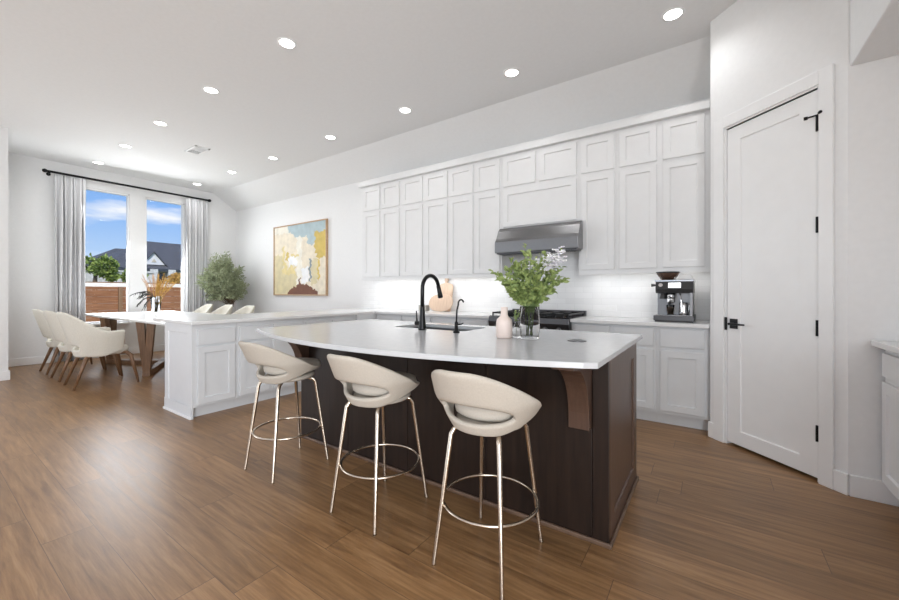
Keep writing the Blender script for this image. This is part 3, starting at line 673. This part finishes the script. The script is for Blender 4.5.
# ============================================================ DINING TABLE
def table():
    cx_, cy_ = -7.2, 2.42
    t = thing('dining_table', 'dining table with white marble top and walnut crossed base', 'table', (cx_, cy_, 0))
    x0, x1, y0, y1 = -8.93, -5.35, 1.78, 3.06; P = []; r = .10
    for a, c, s in ((x1-r, y1-r, 0), (x0+r, y1-r, 90), (x0+r, y0+r, 180), (x1-r, y0+r, 270)):
        for i in range(7): q = math.radians(s+15*i); P.append((a+r*math.cos(q), c+r*math.sin(q), .785))
    B().prism(P, (0, 0, .032)).build('tabletop', 'marble', t, bevel=.006)
    corners = [(-6.52, 1.95), (-8.22, 1.95), (-6.52, 2.89), (-8.22, 2.89)]; cc = Vector((-7.37, 2.42, 0))
    for (x, y) in corners:
        p = Vector((x, y, 0)); d = (cc-p).normalized(); n = Vector((-d.y, d.x, 0))
        B().prism([p+n*.045, p-n*.045, p-n*.045+Z*.075, p+n*.045+Z*.075], cc-p).build('foot', 'walnut', t, bevel=.004)
        for s in (-1, 1):
            a = p+d*.05+n*s*.012+Z*.06; e = p+d*.0+n*s*.062+Z*.785
            w1, w2 = d*.045, n*.028
            B().hexa([a-w1-w2, a+w1-w2, a+w1+w2, a-w1+w2], [e-w1-w2*1.7, e+w1-w2*1.7, e+w1+w2*1.7, e-w1+w2*1.7]).build('leg', 'walnut', t, bevel=.003)
    # pampas vase on the table
    rnd = random.Random(5); vx, vy, vz = -7.8, 2.47, .817
    v = thing('pampas_vase', 'clear glass vase with golden dried plumes and dark leaves on the dining table', 'vase', (vx, vy, vz))
    B().lathe([(0, 0), (.048, 0), (.056, .006), (.085, .30), (.079, .30), (.051, .014), (0, .012)], (vx, vy, vz), 28).build('vase', 'glass', v, smooth=True)
    st = B(); pl = B(); pk = B()
    for k in range(34):
        a = rnd.uniform(-.5, 2.2) if k % 4 else rnd.uniform(2.4, 4.4); sp = rnd.uniform(.02, .33); b0 = Vector((vx+rnd.uniform(-.025, .025), vy+rnd.uniform(-.025, .025), vz+.03)); h = rnd.uniform(.50, .70)-.25*sp
        tip = Vector((vx+math.cos(a)*sp, vy+math.sin(a)*sp, vz+h)); mid = b0.lerp(tip, .55)+Vector((0, 0, .06))
        st.tube([b0, mid, tip], .0025, 5)
        tgt = pl if k % 4 else pk
        for j in range(46):
            q = j/45; p = mid.lerp(tip, q*1.05); d = (tip-mid).normalized()+Vector((rnd.uniform(-.5, .5), rnd.uniform(-.5, .5), rnd.uniform(-.3, .3)))
            tgt.leaf(p, d, .05*(1-.4*q), .005, rnd)
    st.build('stems', 'pampas_gold', v); pl.build('gold_plumes', 'pampas_gold', v, recalc=False); pk.build('pink_plumes', 'pampas_pink', v, recalc=False)
    dl = B()
    for k in range(7):
        b0 = Vector((vx, vy, vz+.25)); a = math.radians(rnd.uniform(195, 300)); L = rnd.uniform(.22, .40)
        tip = b0+Vector((math.cos(a)*L*.6-.02, math.sin(a)*L*.9, rnd.uniform(-.15, .14)))
        ctl = b0.lerp(tip, .5)+Vector((0, 0, .13))
        pts = [(1-q)**2*b0+2*q*(1-q)*ctl+q*q*tip for q in [i/10 for i in range(11)]]
        dl.tube(pts, .003, 5)
        for i in range(3, 11):
            for s in (-1, 1):
                d = (pts[i]-pts[i-1]).normalized(); sd = d.cross(Z).normalized()*s
                dl.leaf(pts[i], d+sd*.8-Z*.4, .085, .016, rnd)
    dl.build('dark_leaves', 'leaf_dark', v, recalc=False)
table()

# ============================================================ OLIVE TREE
def olive():
    rnd = random.Random(11); x, y = -8.50, 4.02
    t = thing('olive_tree', 'bushy potted olive tree in the corner beside the right curtain', 'plant', (x, y, 0))
    B().lathe([(0, 0), (.15, 0), (.17, .02), (.20, .36), (.205, .38), (.185, .38), (.18, .33), (0, .33)], (x, y, 0), 28).build('pot', 'ceramic_white', t, smooth=True)
    B().lathe([(0, .345), (.178, .335)], (x, y, 0), 20).build('soil', 'soil', t)
    tr = B(); lf = B(); twigs = []
    tr.tube([(x, y, .3), (x+.02, y-.02, .7), (x-.02, y, 1.0)], [.025, .02, .016], 8)
    for k in range(150):
        th = rnd.uniform(0, 2*PI); ph = math.acos(rnd.uniform(-.75, 1)); r = rnd.uniform(.55, 1.0)
        c = Vector((x-.06+.58*r*math.sin(ph)*math.cos(th)*.95, y-.13+.46*r*math.sin(ph)*math.sin(th)*.95, 1.40+.62*r*math.cos(ph)))
        b0 = Vector((x+rnd.uniform(-.06, .06), y+rnd.uniform(-.06, .06), rnd.uniform(.85, 1.35)))
        mid = b0.lerp(c, .5)+Vector((0, 0, .06)); pts = [b0, mid, c]; tr.tube(pts, [.006, .004, .0015], 4)
        for j in range(85):
            q = rnd.uniform(.35, 1.06); p = b0.lerp(mid, q*2) if q < .5 else mid.lerp(c, q*2-1)
            d = (c-b0).normalized()*.5+Vector((rnd.uniform(-1, 1), rnd.uniform(-1, 1), rnd.uniform(-.6, 1)))
            p = p+Vector((rnd.uniform(-.04, .04), rnd.uniform(-.04, .04), rnd.uniform(-.04, .04)))
            if p.x < XW+.22 or p.y > YB-.06 or p.y < 3.50 or p.z < 1.02: continue
            lf.leaf(p, d, rnd.uniform(.045, .075), .019, rnd)
    tr.build('trunk', 'bark', t); lf.build('foliage', 'leaf_olive', t, recalc=False)
olive()

# ============================================================ CURTAINS, PAINTING
def curtains():
    xr = XW+.095; zr = 3.20
    t = thing('curtain_rod', 'long black curtain rod with ball finials above the windows', 'curtain rod', (xr, 2.6, zr))
    B().tube([(xr, 1.36, zr), (xr, 3.83, zr)], .019, 12).build('rod', 'black_metal', t, smooth=True)
    for yy in (1.345, 3.845): B().lathe([(0, -.032), (.02, -.028), (.032, -.008), (.032, .008), (.02, .028), (0, .032)], (xr, yy, zr), 16, (0, 1, 0)).build('finial', 'black_metal', t, smooth=True)
    for yy in (1.40, 3.81): B().tube([(XW, yy, zr-.03), (xr, yy, zr-.03), (xr, yy, zr)], .009, 8).lathe([(0, 0), (.028, 0), (.028, .012), (0, .012)], (XW, yy, zr-.03), 16, (1, 0, 0)).build('bracket', 'black_metal', t)
    for (y0, y1, lab) in ((1.455, 1.855, 'light grey pleated floor-length curtain left of the windows'), (3.385, 3.80, 'light grey pleated floor-length curtain right of the windows, behind the olive tree')):
        b = B(); n = 80; rows = []; rnd = random.Random(int(y0*100)); ph = rnd.uniform(0, 6)
        for j, z in enumerate((.015, .6, 1.2, 1.8, 2.4, 2.9, 3.05, 3.13, 3.175)):
            row = []; k = min(1, (3.18-z)/.5); c = (y0+y1)/2
            for i in range(n+1):
                u = i/n; amp = (.022+.022*k); w = math.sin(u*2*PI*7+ph+.15*math.sin(z*2)); w = math.copysign(abs(w)**.8, w)
                row.append(b.bm.verts.new((xr+amp*w+.006*math.sin(u*31+z), y0+(y1-y0)*u+.012*math.sin(u*2*PI*7*.5+z), z)))
            rows.append(row)
        for a, c in zip(rows, rows[1:]):
            for i in range(n): b.bm.faces.new((a[i], a[i+1], c[i+1], c[i]))
        tag(b.build('curtain', 'curtain_cloth', None, smooth=True, solid=.004), lab, 'curtain', 'curtains at the dining windows')
curtains()
def painting():
    x0, x1, z0, z1 = -7.518, -5.785, 1.122, 2.538; y = YB-.045
    t = thing('framed_painting', 'large abstract cream and ochre painting in a thin oak frame on the back wall', 'painting', ((x0+x1)/2, YB, z0))
    f = .022; b = B(); b.box(x0, y, z0, x1, YB, z0+f); b.box(x0, y, z1-f, x1, YB, z1); b.box(x0, y, z0+f, x0+f, YB, z1-f); b.box(x1-f, y, z0+f, x1, YB, z1-f)
    b.build('frame', 'oak_frame', t, bevel=.002)
    cols = {'paint_cream': (.78, .70, .56), 'paint_pale': (.84, .80, .70), 'paint_ochre': (.62, .46, .12), 'paint_sky': (.42, .52, .55), 'paint_brown': (.17, .065, .035), 'paint_straw': (.66, .58, .36), 'paint_yellow': (.74, .62, .30), 'paint_white': (.86, .86, .86), 'paint_slate': (.22, .27, .30)}
    names = list(cols)
    for n, c in cols.items():
        d = tuple(v*.88 for v in c); mottled(n, d, tuple(min(1, v*1.08) for v in c), 9, .7, bump=.25)
    rnd = random.Random(3)
    ph = [rnd.uniform(0, 6) for _ in range(12)]
    def col(u, v):      # u 0..1 left-right, v 0..1 bottom-top
        u += .012*math.sin(v*37+ph[0])+.008*math.sin(v*83+ph[1]); v += .012*math.sin(u*41+ph[2])+.008*math.sin(u*97+ph[3])
        if v > .93-.0*u and u > .28 or v > .97-.55*(u-.2) and u > .30 and v > .82 or (.66 < u < .80 and v > .70): 
            if not (.58 < u < .66 and v < .82) and not (u > .80 and v < .86): return 'paint_sky'
        if u > .80 and .50 < v < .86 and (u > .84 or v > .56): return 'paint_ochre'
        if v < .155-.9*abs(u-.56)**1.6+.0 and .28 < u < .86: return 'paint_brown'
        if .505 < u < .535 and .12 < v < .22: return 'paint_brown'
        if .245 < u < .30 and .50 < v < .62: return 'paint_ochre'
        if .255 < u < .285 and .535 < v < .585: return 'paint_brown'
        if .34 < u < .50 and .545 < v < .58: return 'paint_yellow'
        if .70 < u < .735 and .18 < v < .50: return 'paint_slate'
        if .85 < u < .885 and .20 < v < .48: return 'paint_ochre'
        if .56 < u < .69 and .16 < v < .38: return 'paint_white'
        if .30 < u < .47 and .42 < v < .545: return 'paint_white'
        if .74 < u < .85 and .14 < v < .49: return 'paint_straw'
        if .17 < u < .44 and .29 < v < .42+.05*math.sin(u*60): return 'paint_yellow'
        if .17 < u < .22 and .42 < v < .70: return 'paint_yellow'
        if u < .46 and v < .32: return 'paint_straw'
        if u < .17 and v < .58: return 'paint_straw'
        if u > .88: return 'paint_cream'
        if .46 < u < .56: return 'paint_pale'
        return 'paint_cream' if v < .90 else 'paint_pale'
    b = B(); nx, nz = 110, 90; g = [[b.bm.verts.new((x0+f+(x1-x0-2*f)*i/nx, y+.014, z0+f+(z1-z0-2*f)*j/nz)) for i in range(nx+1)] for j in range(nz+1)]
    for j in range(nz):
        for i in range(nx):
            fc = b.bm.faces.new((g[j][i], g[j][i+1], g[j+1][i+1], g[j+1][i])); fc.material_index = names.index(col((i+.5)/nx, (j+.5)/nz))
    c = [(x0+f, y+.014), (x1-f, y+.014)]
    b.box(x0+f, y+.0145, z0+f, x1-f, YB-.001, z1-f)
    b.build('canvas', names, t, recalc=False)
painting()

# ============================================================ COUNTER ITEMS
def coffee_machine():
    x0, x1, y0, y1 = -.430, -.112, 3.955, 4.34; z = CT
    t = thing('coffee_machine', 'stainless and black espresso machine with lit screen on the right counter', 'coffee machine', ((x0+x1)/2, (y0+y1)/2, z))
    B().box(x0, y0-.02, z+.012, x1, y1, z+.058).build('base', 'steel_dark', t, bevel=.004)
    B().box(x0+.01, y0-.01, z, x1-.01, y1-.01, z+.012).build('foot_plinth', 'dark_plastic', t)
    B().box(x0+.02, y0-.012, z+.058, x1-.02, y0+.13, z+.064).build('drip_tray', 'steel_bright', t, bevel=.002)
    B().box(x0+.018, y0+.14, z+.058, x1-.012, y1, z+.27).build('back_body', 'steel', t, bevel=.004)
    B().box(x1-.035, y0+.01, z+.058, x1-.012, y0+.14, z+.27).build('side_panel', 'steel', t, bevel=.003)
    b = B(); b.prism([(x0+.015, y0+.012, z+.262), (x0+.015, y0-.012, z+.30), (x0+.015, y0+.008, z+.365), (x0+.015, y1, z+.365), (x0+.015, y1, z+.262)], (x1-x0-.025, 0, 0))
    b.build('head', 'dark_plastic', t, bevel=.004)
    B().box(x0+.005, y0+.012, z+.365, x1-.002, y1, z+.384).build('top_deck', 'steel_bright', t, bevel=.004)
    # screen follows the slanted front
    n = Vector((0, -.065, .020)).normalized(); a, c = x0+.118, x0+.215; P = lambda q: Vector((0, y0-.012+.020*q, z+.30+.065*q))-Vector((0, .0015, -.0005))
    s = B().hexa([Vector((a, 0, 0))+P(.16), Vector((c, 0, 0))+P(.16), Vector((c, 0, 0))+P(.84), Vector((a, 0, 0))+P(.84)][::1], [Vector((a, .003, 0))+P(.16), Vector((c, .003, 0))+P(.16), Vector((c, .003, 0))+P(.84), Vector((a, .003, 0))+P(.84)]).build('screen', 'screen_glow', t)
    for k in range(4):
        u = a+.014+k*.021; B().hexa([Vector((u, -.001, 0))+P(.40), Vector((u+.010, -.001, 0))+P(.40), Vector((u+.010, -.001, 0))+P(.60), Vector((u, -.001, 0))+P(.60)], [Vector((u, .0, 0))+P(.40), Vector((u+.010, .0, 0))+P(.40), Vector((u+.010, .0, 0))+P(.60), Vector((u, .0, 0))+P(.60)]).build('screen_icon', 'steel_dark', t)
    B().lathe([(0, 0), (.018, 0), (.017, .012), (0, .013)], (x0+.058, y0-.004, z+.333), 20, (0, -1, .3)).build('power_dial', 'steel_bright', t)
    B().tube([(x0+.02, y0+.03, z+.335), (x0-.022, y0+.03, z+.335)], [.008, .016], 14).build('steam_dial', 'dark_plastic', t)
    gx = x0+.135
    B().lathe([(0, 0), (.036, 0), (.038, -.03), (.034, -.052), (0, -.052)], (gx, y0+.055, z+.263), 24).build('group_head', 'steel_bright', t, smooth=True)
    B().lathe([(0, 0), (.034, 0), (.034, -.03), (.020, -.040), (0, -.040)], (gx, y0+.055, z+.210), 24).build('portafilter', 'steel_bright', t)
    B().tube([(gx, y0+.025, z+.197), (gx, y0-.07, z+.178), (gx, y0-.105, z+.172)], [.010, .014, .012], 12).build('portafilter_handle', 'dark_plastic', t, smooth=True)
    B().lathe([(0, 0), (.020, 0), (.030, -.05), (.024, -.05), (0, -.02)], (x0+.070, y0+.06, z+.26), 20).build('grinder_chute', 'dark_plastic', t)
    B().tube([(x0+.205, y0+.05, z+.262), (x0+.215, y0+.03, z+.20), (x0+.225, y0+.02, z+.09)], [.007, .006, .005], 10).build('steam_wand', 'steel_bright', t)
    B().lathe([(0, 0), (.055, 0), (.095, .062), (.098, .066), (.094, .068), (.052, .008), (0, .006)], (x0+.10, y0+.18, z+.384), 30).build('bean_hopper', 'smoke_plastic', t, smooth=True)
    B().lathe([(0, .006), (.052, .006), (.070, .034), (0, .038)], (x0+.10, y0+.18, z+.387), 24).build('coffee_beans', 'coffee', t)
    B().lathe([(0, .010), (.100, .010), (.103, .003), (.100, -.002), (0, -.002)], (x0+.10, y0+.18, z+.453), 30).build('hopper_lid', 'dark_plastic', t)
    B().prism([(x0+.19, y0+.06, z+.384), (x1-.01, y0+.06, z+.384), (x1-.03, y0+.06, z+.428), (x0+.215, y0+.06, z+.432)], (0, .22, 0)).build('cup_rail_cover', 'ceramic_white', t, bevel=.006)
    c = thing('glass_cup', 'small glass of coffee standing on the espresso machine drip tray', 'cup', (gx-.005, y0+.06, z+.064))
    B().lathe([(0, 0), (.026, 0), (.034, .09), (.032, .09), (.024, .004), (0, .004)], (gx-.005, y0+.06, z+.0645), 24).build('cup', 'glass', c, smooth=True)
    B().lathe([(0, .005), (.0235, .005), (.0295, .06), (0, .06)], (gx-.005, y0+.06, z+.0645), 24).build('drink', 'board_wood', c)
    j = thing('milk_jug', 'steel milk jug standing at the right of the espresso machine tray', 'jug', (x1-.085, y0+.06, z+.064))
    B().lathe([(0, 0), (.036, 0), (.040, .02), (.034, .08), (.036, .11), (.034, .11), (.031, .08), (.036, .02), (0, .004)], (x1-.085, y0+.06, z+.0645), 24).build('jug', 'steel_bright', j, smooth=True)
    B().tube([(x1-.055, y0+.045, z+.165), (x1-.040, y0+.03, z+.15), (x1-.042, y0+.03, z+.11), (x1-.052, y0+.04, z+.09)], .004, 8).build('handle', 'steel_bright', j)
coffee_machine()
def boards():
    y = YB-.011
    # paddle board behind, leaning
    def lean(b, ang, y0, z0):
        for v in b.bm.verts:
            dz = v.co.z-z0; v.co.z = z0+dz*math.cos(ang); v.co.y += dz*math.sin(ang)
    b = B(); x = -3.10; P = [(x-.12, 0), (x+.12, 0), (x+.12, .36), (x+.105, .385), (x+.05, .40), (x+.022, .41), (x+.022, .43)]
    P += [(x+.034*math.cos(q), .452+.030*math.sin(q)) for q in [math.radians(d) for d in range(-35, 216, 25)]]
    P += [(x-.022, .43), (x-.022, .41), (x-.05, .40), (x-.105, .385), (x-.12, .36)]
    b.prism([(u, y-.105, CT+.001+w) for u, w in P], (0, .018, 0)); lean(b, .17, y, CT+.001)
    tag(b.build('cutting_board', 'board_wood', bevel=.004), 'tall rectangular wooden cutting board with a knob handle leaning on the backsplash', 'cutting board')
    b = B(); xc = -3.13; P = []
    for i in range(40):
        q = 2*PI*i/40; c_, s_ = math.cos(q), math.sin(q); P.append((xc+.205*math.copysign(abs(c_)**.85, c_), .125+.125*math.copysign(abs(s_)**.85, s_)))
    b.prism([(u, y-.165, CT+.001+w) for u, w in P], (0, .016, 0)); lean(b, .25, y, CT+.001)
    tag(b.build('cutting_board', 'board_wood', bevel=.004), 'low oval wooden cutting board leaning in front of the tall rectangular board', 'cutting board')
    tag(B().box(-3.50, y-.17, CT+.001, -3.37, y-.07, CT+.085).build('storage_box', 'stone_grey', bevel=.006), 'small grey box to the left of the cutting boards', 'box')
    o = thing('wall_outlet', 'white double wall outlet on the tiled backsplash right of the range', 'outlet', (-.903, YB-.010, 1.010))
    B().box(-.963, YB-.016, .974, -.843, YB-.0102, 1.046).build('plate', 'white_plastic', o, bevel=.002)
    for xx in (-.93, -.876): B().box(xx-.018, YB-.0175, .996, xx+.018, YB-.016, 1.024).build('socket', 'ceramic_white', o, bevel=.001)
boards()
def island_items():
    rnd = random.Random(21); z = CT+.0005
    x, y = -1.005, 2.03
    tag(B().lathe([(0, 0), (.044, 0), (.048, .008), (.048, .085), (.044, .108), (.026, .126), (.0205, .136), (.0205, .180), (.018, .182), (.016, .180), (.016, .14), (0, .13)], (x, y, z), 32).build('ceramic_bottle', 'ceramic_pink', smooth=True), 'matte pale pink ceramic bottle on the island worktop', 'vase')
    x, y = -.950, 2.085
    g = thing('bud_vase', 'tiny clear glass bud vase between the pink bottle and the big vase', 'vase', (x, y, z))
    B().lathe([(0, 0), (.022, 0), (.026, .01), (.026, .055), (.012, .078), (.011, .10), (.0135, .106), (.0115, .106), (.009, .10), (.010, .078), (.023, .055), (.023, .012), (0, .008)], (x, y, z), 24).build('glass_body', 'glass', g, smooth=True)
    s = B(); l = B()
    for k in range(5):
        a = rnd.uniform(0, 6.3); tip = Vector((x+.015*math.cos(a), y+.015*math.sin(a), z+.13+rnd.uniform(0, .05))); s.tube([(x, y, z+.015), (x, y, z+.10), tip], .0012, 5)
        for j in range(5): l.leaf(Vector((x, y, z+.10)).lerp(tip, j/4), (rnd.uniform(-1, 1), rnd.uniform(-1, 1), rnd.uniform(-.2, .8)), .017, .009, rnd)
    s.build('stems', 'stem_green', g); l.build('leaves', 'leaf_green', g, recalc=False)
    x, y = -.868, 2.085
    v = thing('leafy_vase', 'clear glass vase of leafy green branches with white blossom on the island', 'vase', (x, y, z))
    B().lathe([(0, 0), (.052, 0), (.056, .005), (.058, .10), (.056, .185), (.0535, .187), (.0525, .185), (.054, .10), (.051, .012), (0, .010)], (x, y, z), 32).build('vase', 'glass', v, smooth=True)
    st = B(); lf = B(); fl = B(); ll = B()
    R = Vector((math.cos(.6036), math.sin(.6036), 0)); F = Vector((-R.y, R.x, 0))
    ends = []
    for k in range(64):
        u = rnd.uniform(-1, 1); w = rnd.uniform(-.8, .8); hh = rnd.uniform(.25, .50)-.10*abs(u)
        ends.append((u*.22, w*.18, hh))
    ends += [(-.215, 0, .39), (-.19, .03, .345), (-.12, 0, .47), (-.02, .02, .545), (.10, 0, .50), (.185, 0, .50), (.225, .0, .34), (.20, .03, .42)]
    for k, (u, w, hh) in enumerate(ends):
        b0 = Vector((x+rnd.uniform(-.022, .022), y+rnd.uniform(-.022, .022), z+.015)); tip = Vector((x, y, z))+R*u*min(1, max(.15, (hh-.13)*4.2))+F*w*min(1, max(.15, (hh-.13)*4.2))+Z*max(hh, .23)
        mid = Vector((x, y, z+.17))+R*u*.12+F*w*.12; pts = []
        ctl = mid+(tip-mid)*.45+Z*.05
        if k % 7: b0 = mid-Z*.02
        pts = [b0, mid]+[(1-q)**2*mid+2*q*(1-q)*ctl+q*q*tip for q in (.25, .5, .75, 1)]
        st.tube(pts, [.0022, .0020, .0018, .0016, .0014, .001], 5)
        for i in range(2, 6):
            for j in range(7):
                p = pts[i-1].lerp(pts[i], rnd.random()); 
                if p.z < z+.19: continue
                d = (pts[i]-pts[i-1]).normalized()*.6+Vector((rnd.uniform(-1, 1), rnd.uniform(-1, 1), rnd.uniform(-.5, .8)))
                lf.leaf(p, d, rnd.uniform(.026, .046), rnd.uniform(.016, .026), rnd)
    for c, n in ((R*.11-F*.05+Z*.445, 80), (R*.15-F*.04+Z*.475, 40), (R*.075-F*.06+Z*.42, 34), (R*.01-F*.07+Z*.41, 20)):
        for j in range(n):
            p = Vector((x, y, z))+c+Vector((rnd.gauss(0, .022), rnd.gauss(0, .022), rnd.gauss(0, .022)))
            for q in range(4):
                a = q*PI/2+rnd.random(); (fl if j % 3 else ll).leaf(p, (math.cos(a), math.sin(a), rnd.uniform(0, .6)), .013, .011, rnd)
    st.build('stems', 'stem_green', v); lf.build('leaves', 'leaf_green', v, recalc=False); fl.build('white_blossom', 'petal_white', v, recalc=False); ll.build('lilac_blossom', 'petal_lilac', v, recalc=False)
island_items()

# ============================================================ OUTSIDE
def outside():
    g = struct(B().box(-75, -30, -.45, XW-.16, 60, -.30).build('ground', 'lawn'))
    rnd = random.Random(8)
    t = thing('wooden_fence', 'horizontal board wooden garden fence outside the dining windows', 'fence', (-14, 4, -.30))
    y = 0.0
    while y < 8.4:
        b = B()
        for k in range(9): b.box(-14.02+rnd.uniform(-.004, .004), y+.05, -.28+k*.192, -13.995, y+1.74, -.28+k*.192+.186)
        b.build('board_panel', 'fence_wood', t)
        B().box(-14.03, y-.045, -.30, -13.95, y+.045, 1.44).build('post', 'fence_post', t)
        y += 1.79
    B().box(-14.05, 0, 1.445, -13.94, 8.9, 1.475).build('cap_rail', 'fence_post', t)
    tag(B().box(-20.4, 3.4, -.30, -20.0, 6.25, 2.02).box(-20.5, 3.35, 2.02, -19.95, 6.3, 2.09).build('stone_garden_wall', 'white_stone'), 'white stone garden wall above the fence behind the green tree', 'wall')
    def hip(name, lab, x0, x1, y0, y1, ze, zr, wallmat, ov=.5):
        t = thing(name, lab, 'house', ((x0+x1)/2, (y0+y1)/2, -.30))
        B().box(x0, y0, -.30, x1, y1, ze).build('walls', wallmat, t)
        b = B(); a = (x1-x0)/2; c = [(x0-ov, y0-ov, ze), (x1+ov, y0-ov, ze), (x1+ov, y1+ov, ze), (x0-ov, y1+ov, ze)]; r = [((x0+x1)/2, y0+a*.8, zr), ((x0+x1)/2, y1-a*.8, zr)]
        v = [b.bm.verts.new(p) for p in c+r]
        for f in ((0, 1, 4), (1, 2, 5, 4), (2, 3, 5), (3, 0, 4, 5), (3, 2, 1, 0)): b.bm.faces.new([v[i] for i in f])
        b.build('roof', 'shingle', t)
        B().box(x1+ov-.02, y0-ov, ze-.16, x1+ov+.02, y1+ov, ze+.02).build('fascia', 'steel_dark', t)
        return t
    h = hip('neighbour_house', 'neighbouring house with dark shingle roof and white gable seen through the right window', -38, -30.4, 7.2, 19, 2.72, 4.95, 'stucco')
    xg = -30.35; yg = 9.5
    B().hexa([(xg, yg-.62, 3.02), (xg, yg+.62, 3.02), (xg, yg, 3.80)], [(xg-2.4, yg-.62, 3.02), (xg-2.4, yg+.62, 3.02), (xg-2.4, yg, 3.80)]).build('gable', 'white_trim', h)
    b = B()
    for s in (-1, 1):
        b.hexa([(xg+.10, yg, 3.82), (xg+.10, yg, 3.90), (xg+.10, yg+s*.80, 2.90), (xg+.10, yg+s*.80, 2.82)], [(xg-2.6, yg, 3.82), (xg-2.6, yg, 3.90), (xg-2.6, yg+s*.80, 2.90), (xg-2.6, yg+s*.80, 2.82)])
    b.build('gable_roof', 'shingle', h)
    B().prism([(xg+.005, yg-.14, 3.18), (xg+.005, yg+.14, 3.18), (xg+.005, yg, 3.42)], (.02, 0, 0)).build('gable_vent', 'stucco', h)
    for yy in (9.15, 10.15, 11.0, 12.2): B().box(-30.2, yy, -.30, -29.85, yy+.42, 2.70).build('porch_column', 'white_stone', h)
    for yy in (9.65, 11.5): B().box(-30.42, yy, .9, -30.36, yy+.45, 2.45).build('house_window', 'dark_pane', h)
    hip('neighbour_house', 'far dark-roofed house rising behind the green tree in the left window', -52, -44, 8.7, 22, 3.2, 5.5, 'stucco')
    def tree(lab, x, y, zt, zb, r, n, seed, mtl='leaf_tree'):
        rnd = random.Random(seed); t = thing('garden_tree', lab, 'tree', (x, y, -.30))
        B().tube([(x, y, -.30), (x+.05, y, zb), (x, y+.05, (zb+zt)/2)], [.09, .07, .03], 7).build('trunk', 'bark', t)
        b = B(); blobs = [(Vector((x+rnd.uniform(-.6, .6)*r, y+rnd.uniform(-.75, .75)*r, rnd.uniform(zb+.15, zt-.2))), rnd.uniform(.22, .42)*r) for _ in range(11)]
        for k in range(n):
            c, rr = blobs[k % 11]; d = Vector((rnd.gauss(0, 1), rnd.gauss(0, 1), rnd.gauss(0, 1))).normalized()
            b.leaf(c+d*rr*rnd.uniform(.5, 1.1), d+Vector((rnd.uniform(-1, 1), rnd.uniform(-1, 1), rnd.uniform(-1, 1))), .15, .09, rnd)
        b.build('foliage', mtl, t, recalc=False)
    tree('bushy green tree beyond the fence seen in the left window', -18.7, 4.05, 2.62, 1.62, .60, 1800, 2)
    tree('smaller green shrub tree right of the bushy tree in the left window', -18.6, 5.2, 2.2, 1.55, .32, 900, 4)
    tree('young golden green tree in front of the neighbouring house', -24.0, 8.35, 2.35, 1.3, .32, 420, 6, 'pampas_gold')
outside()
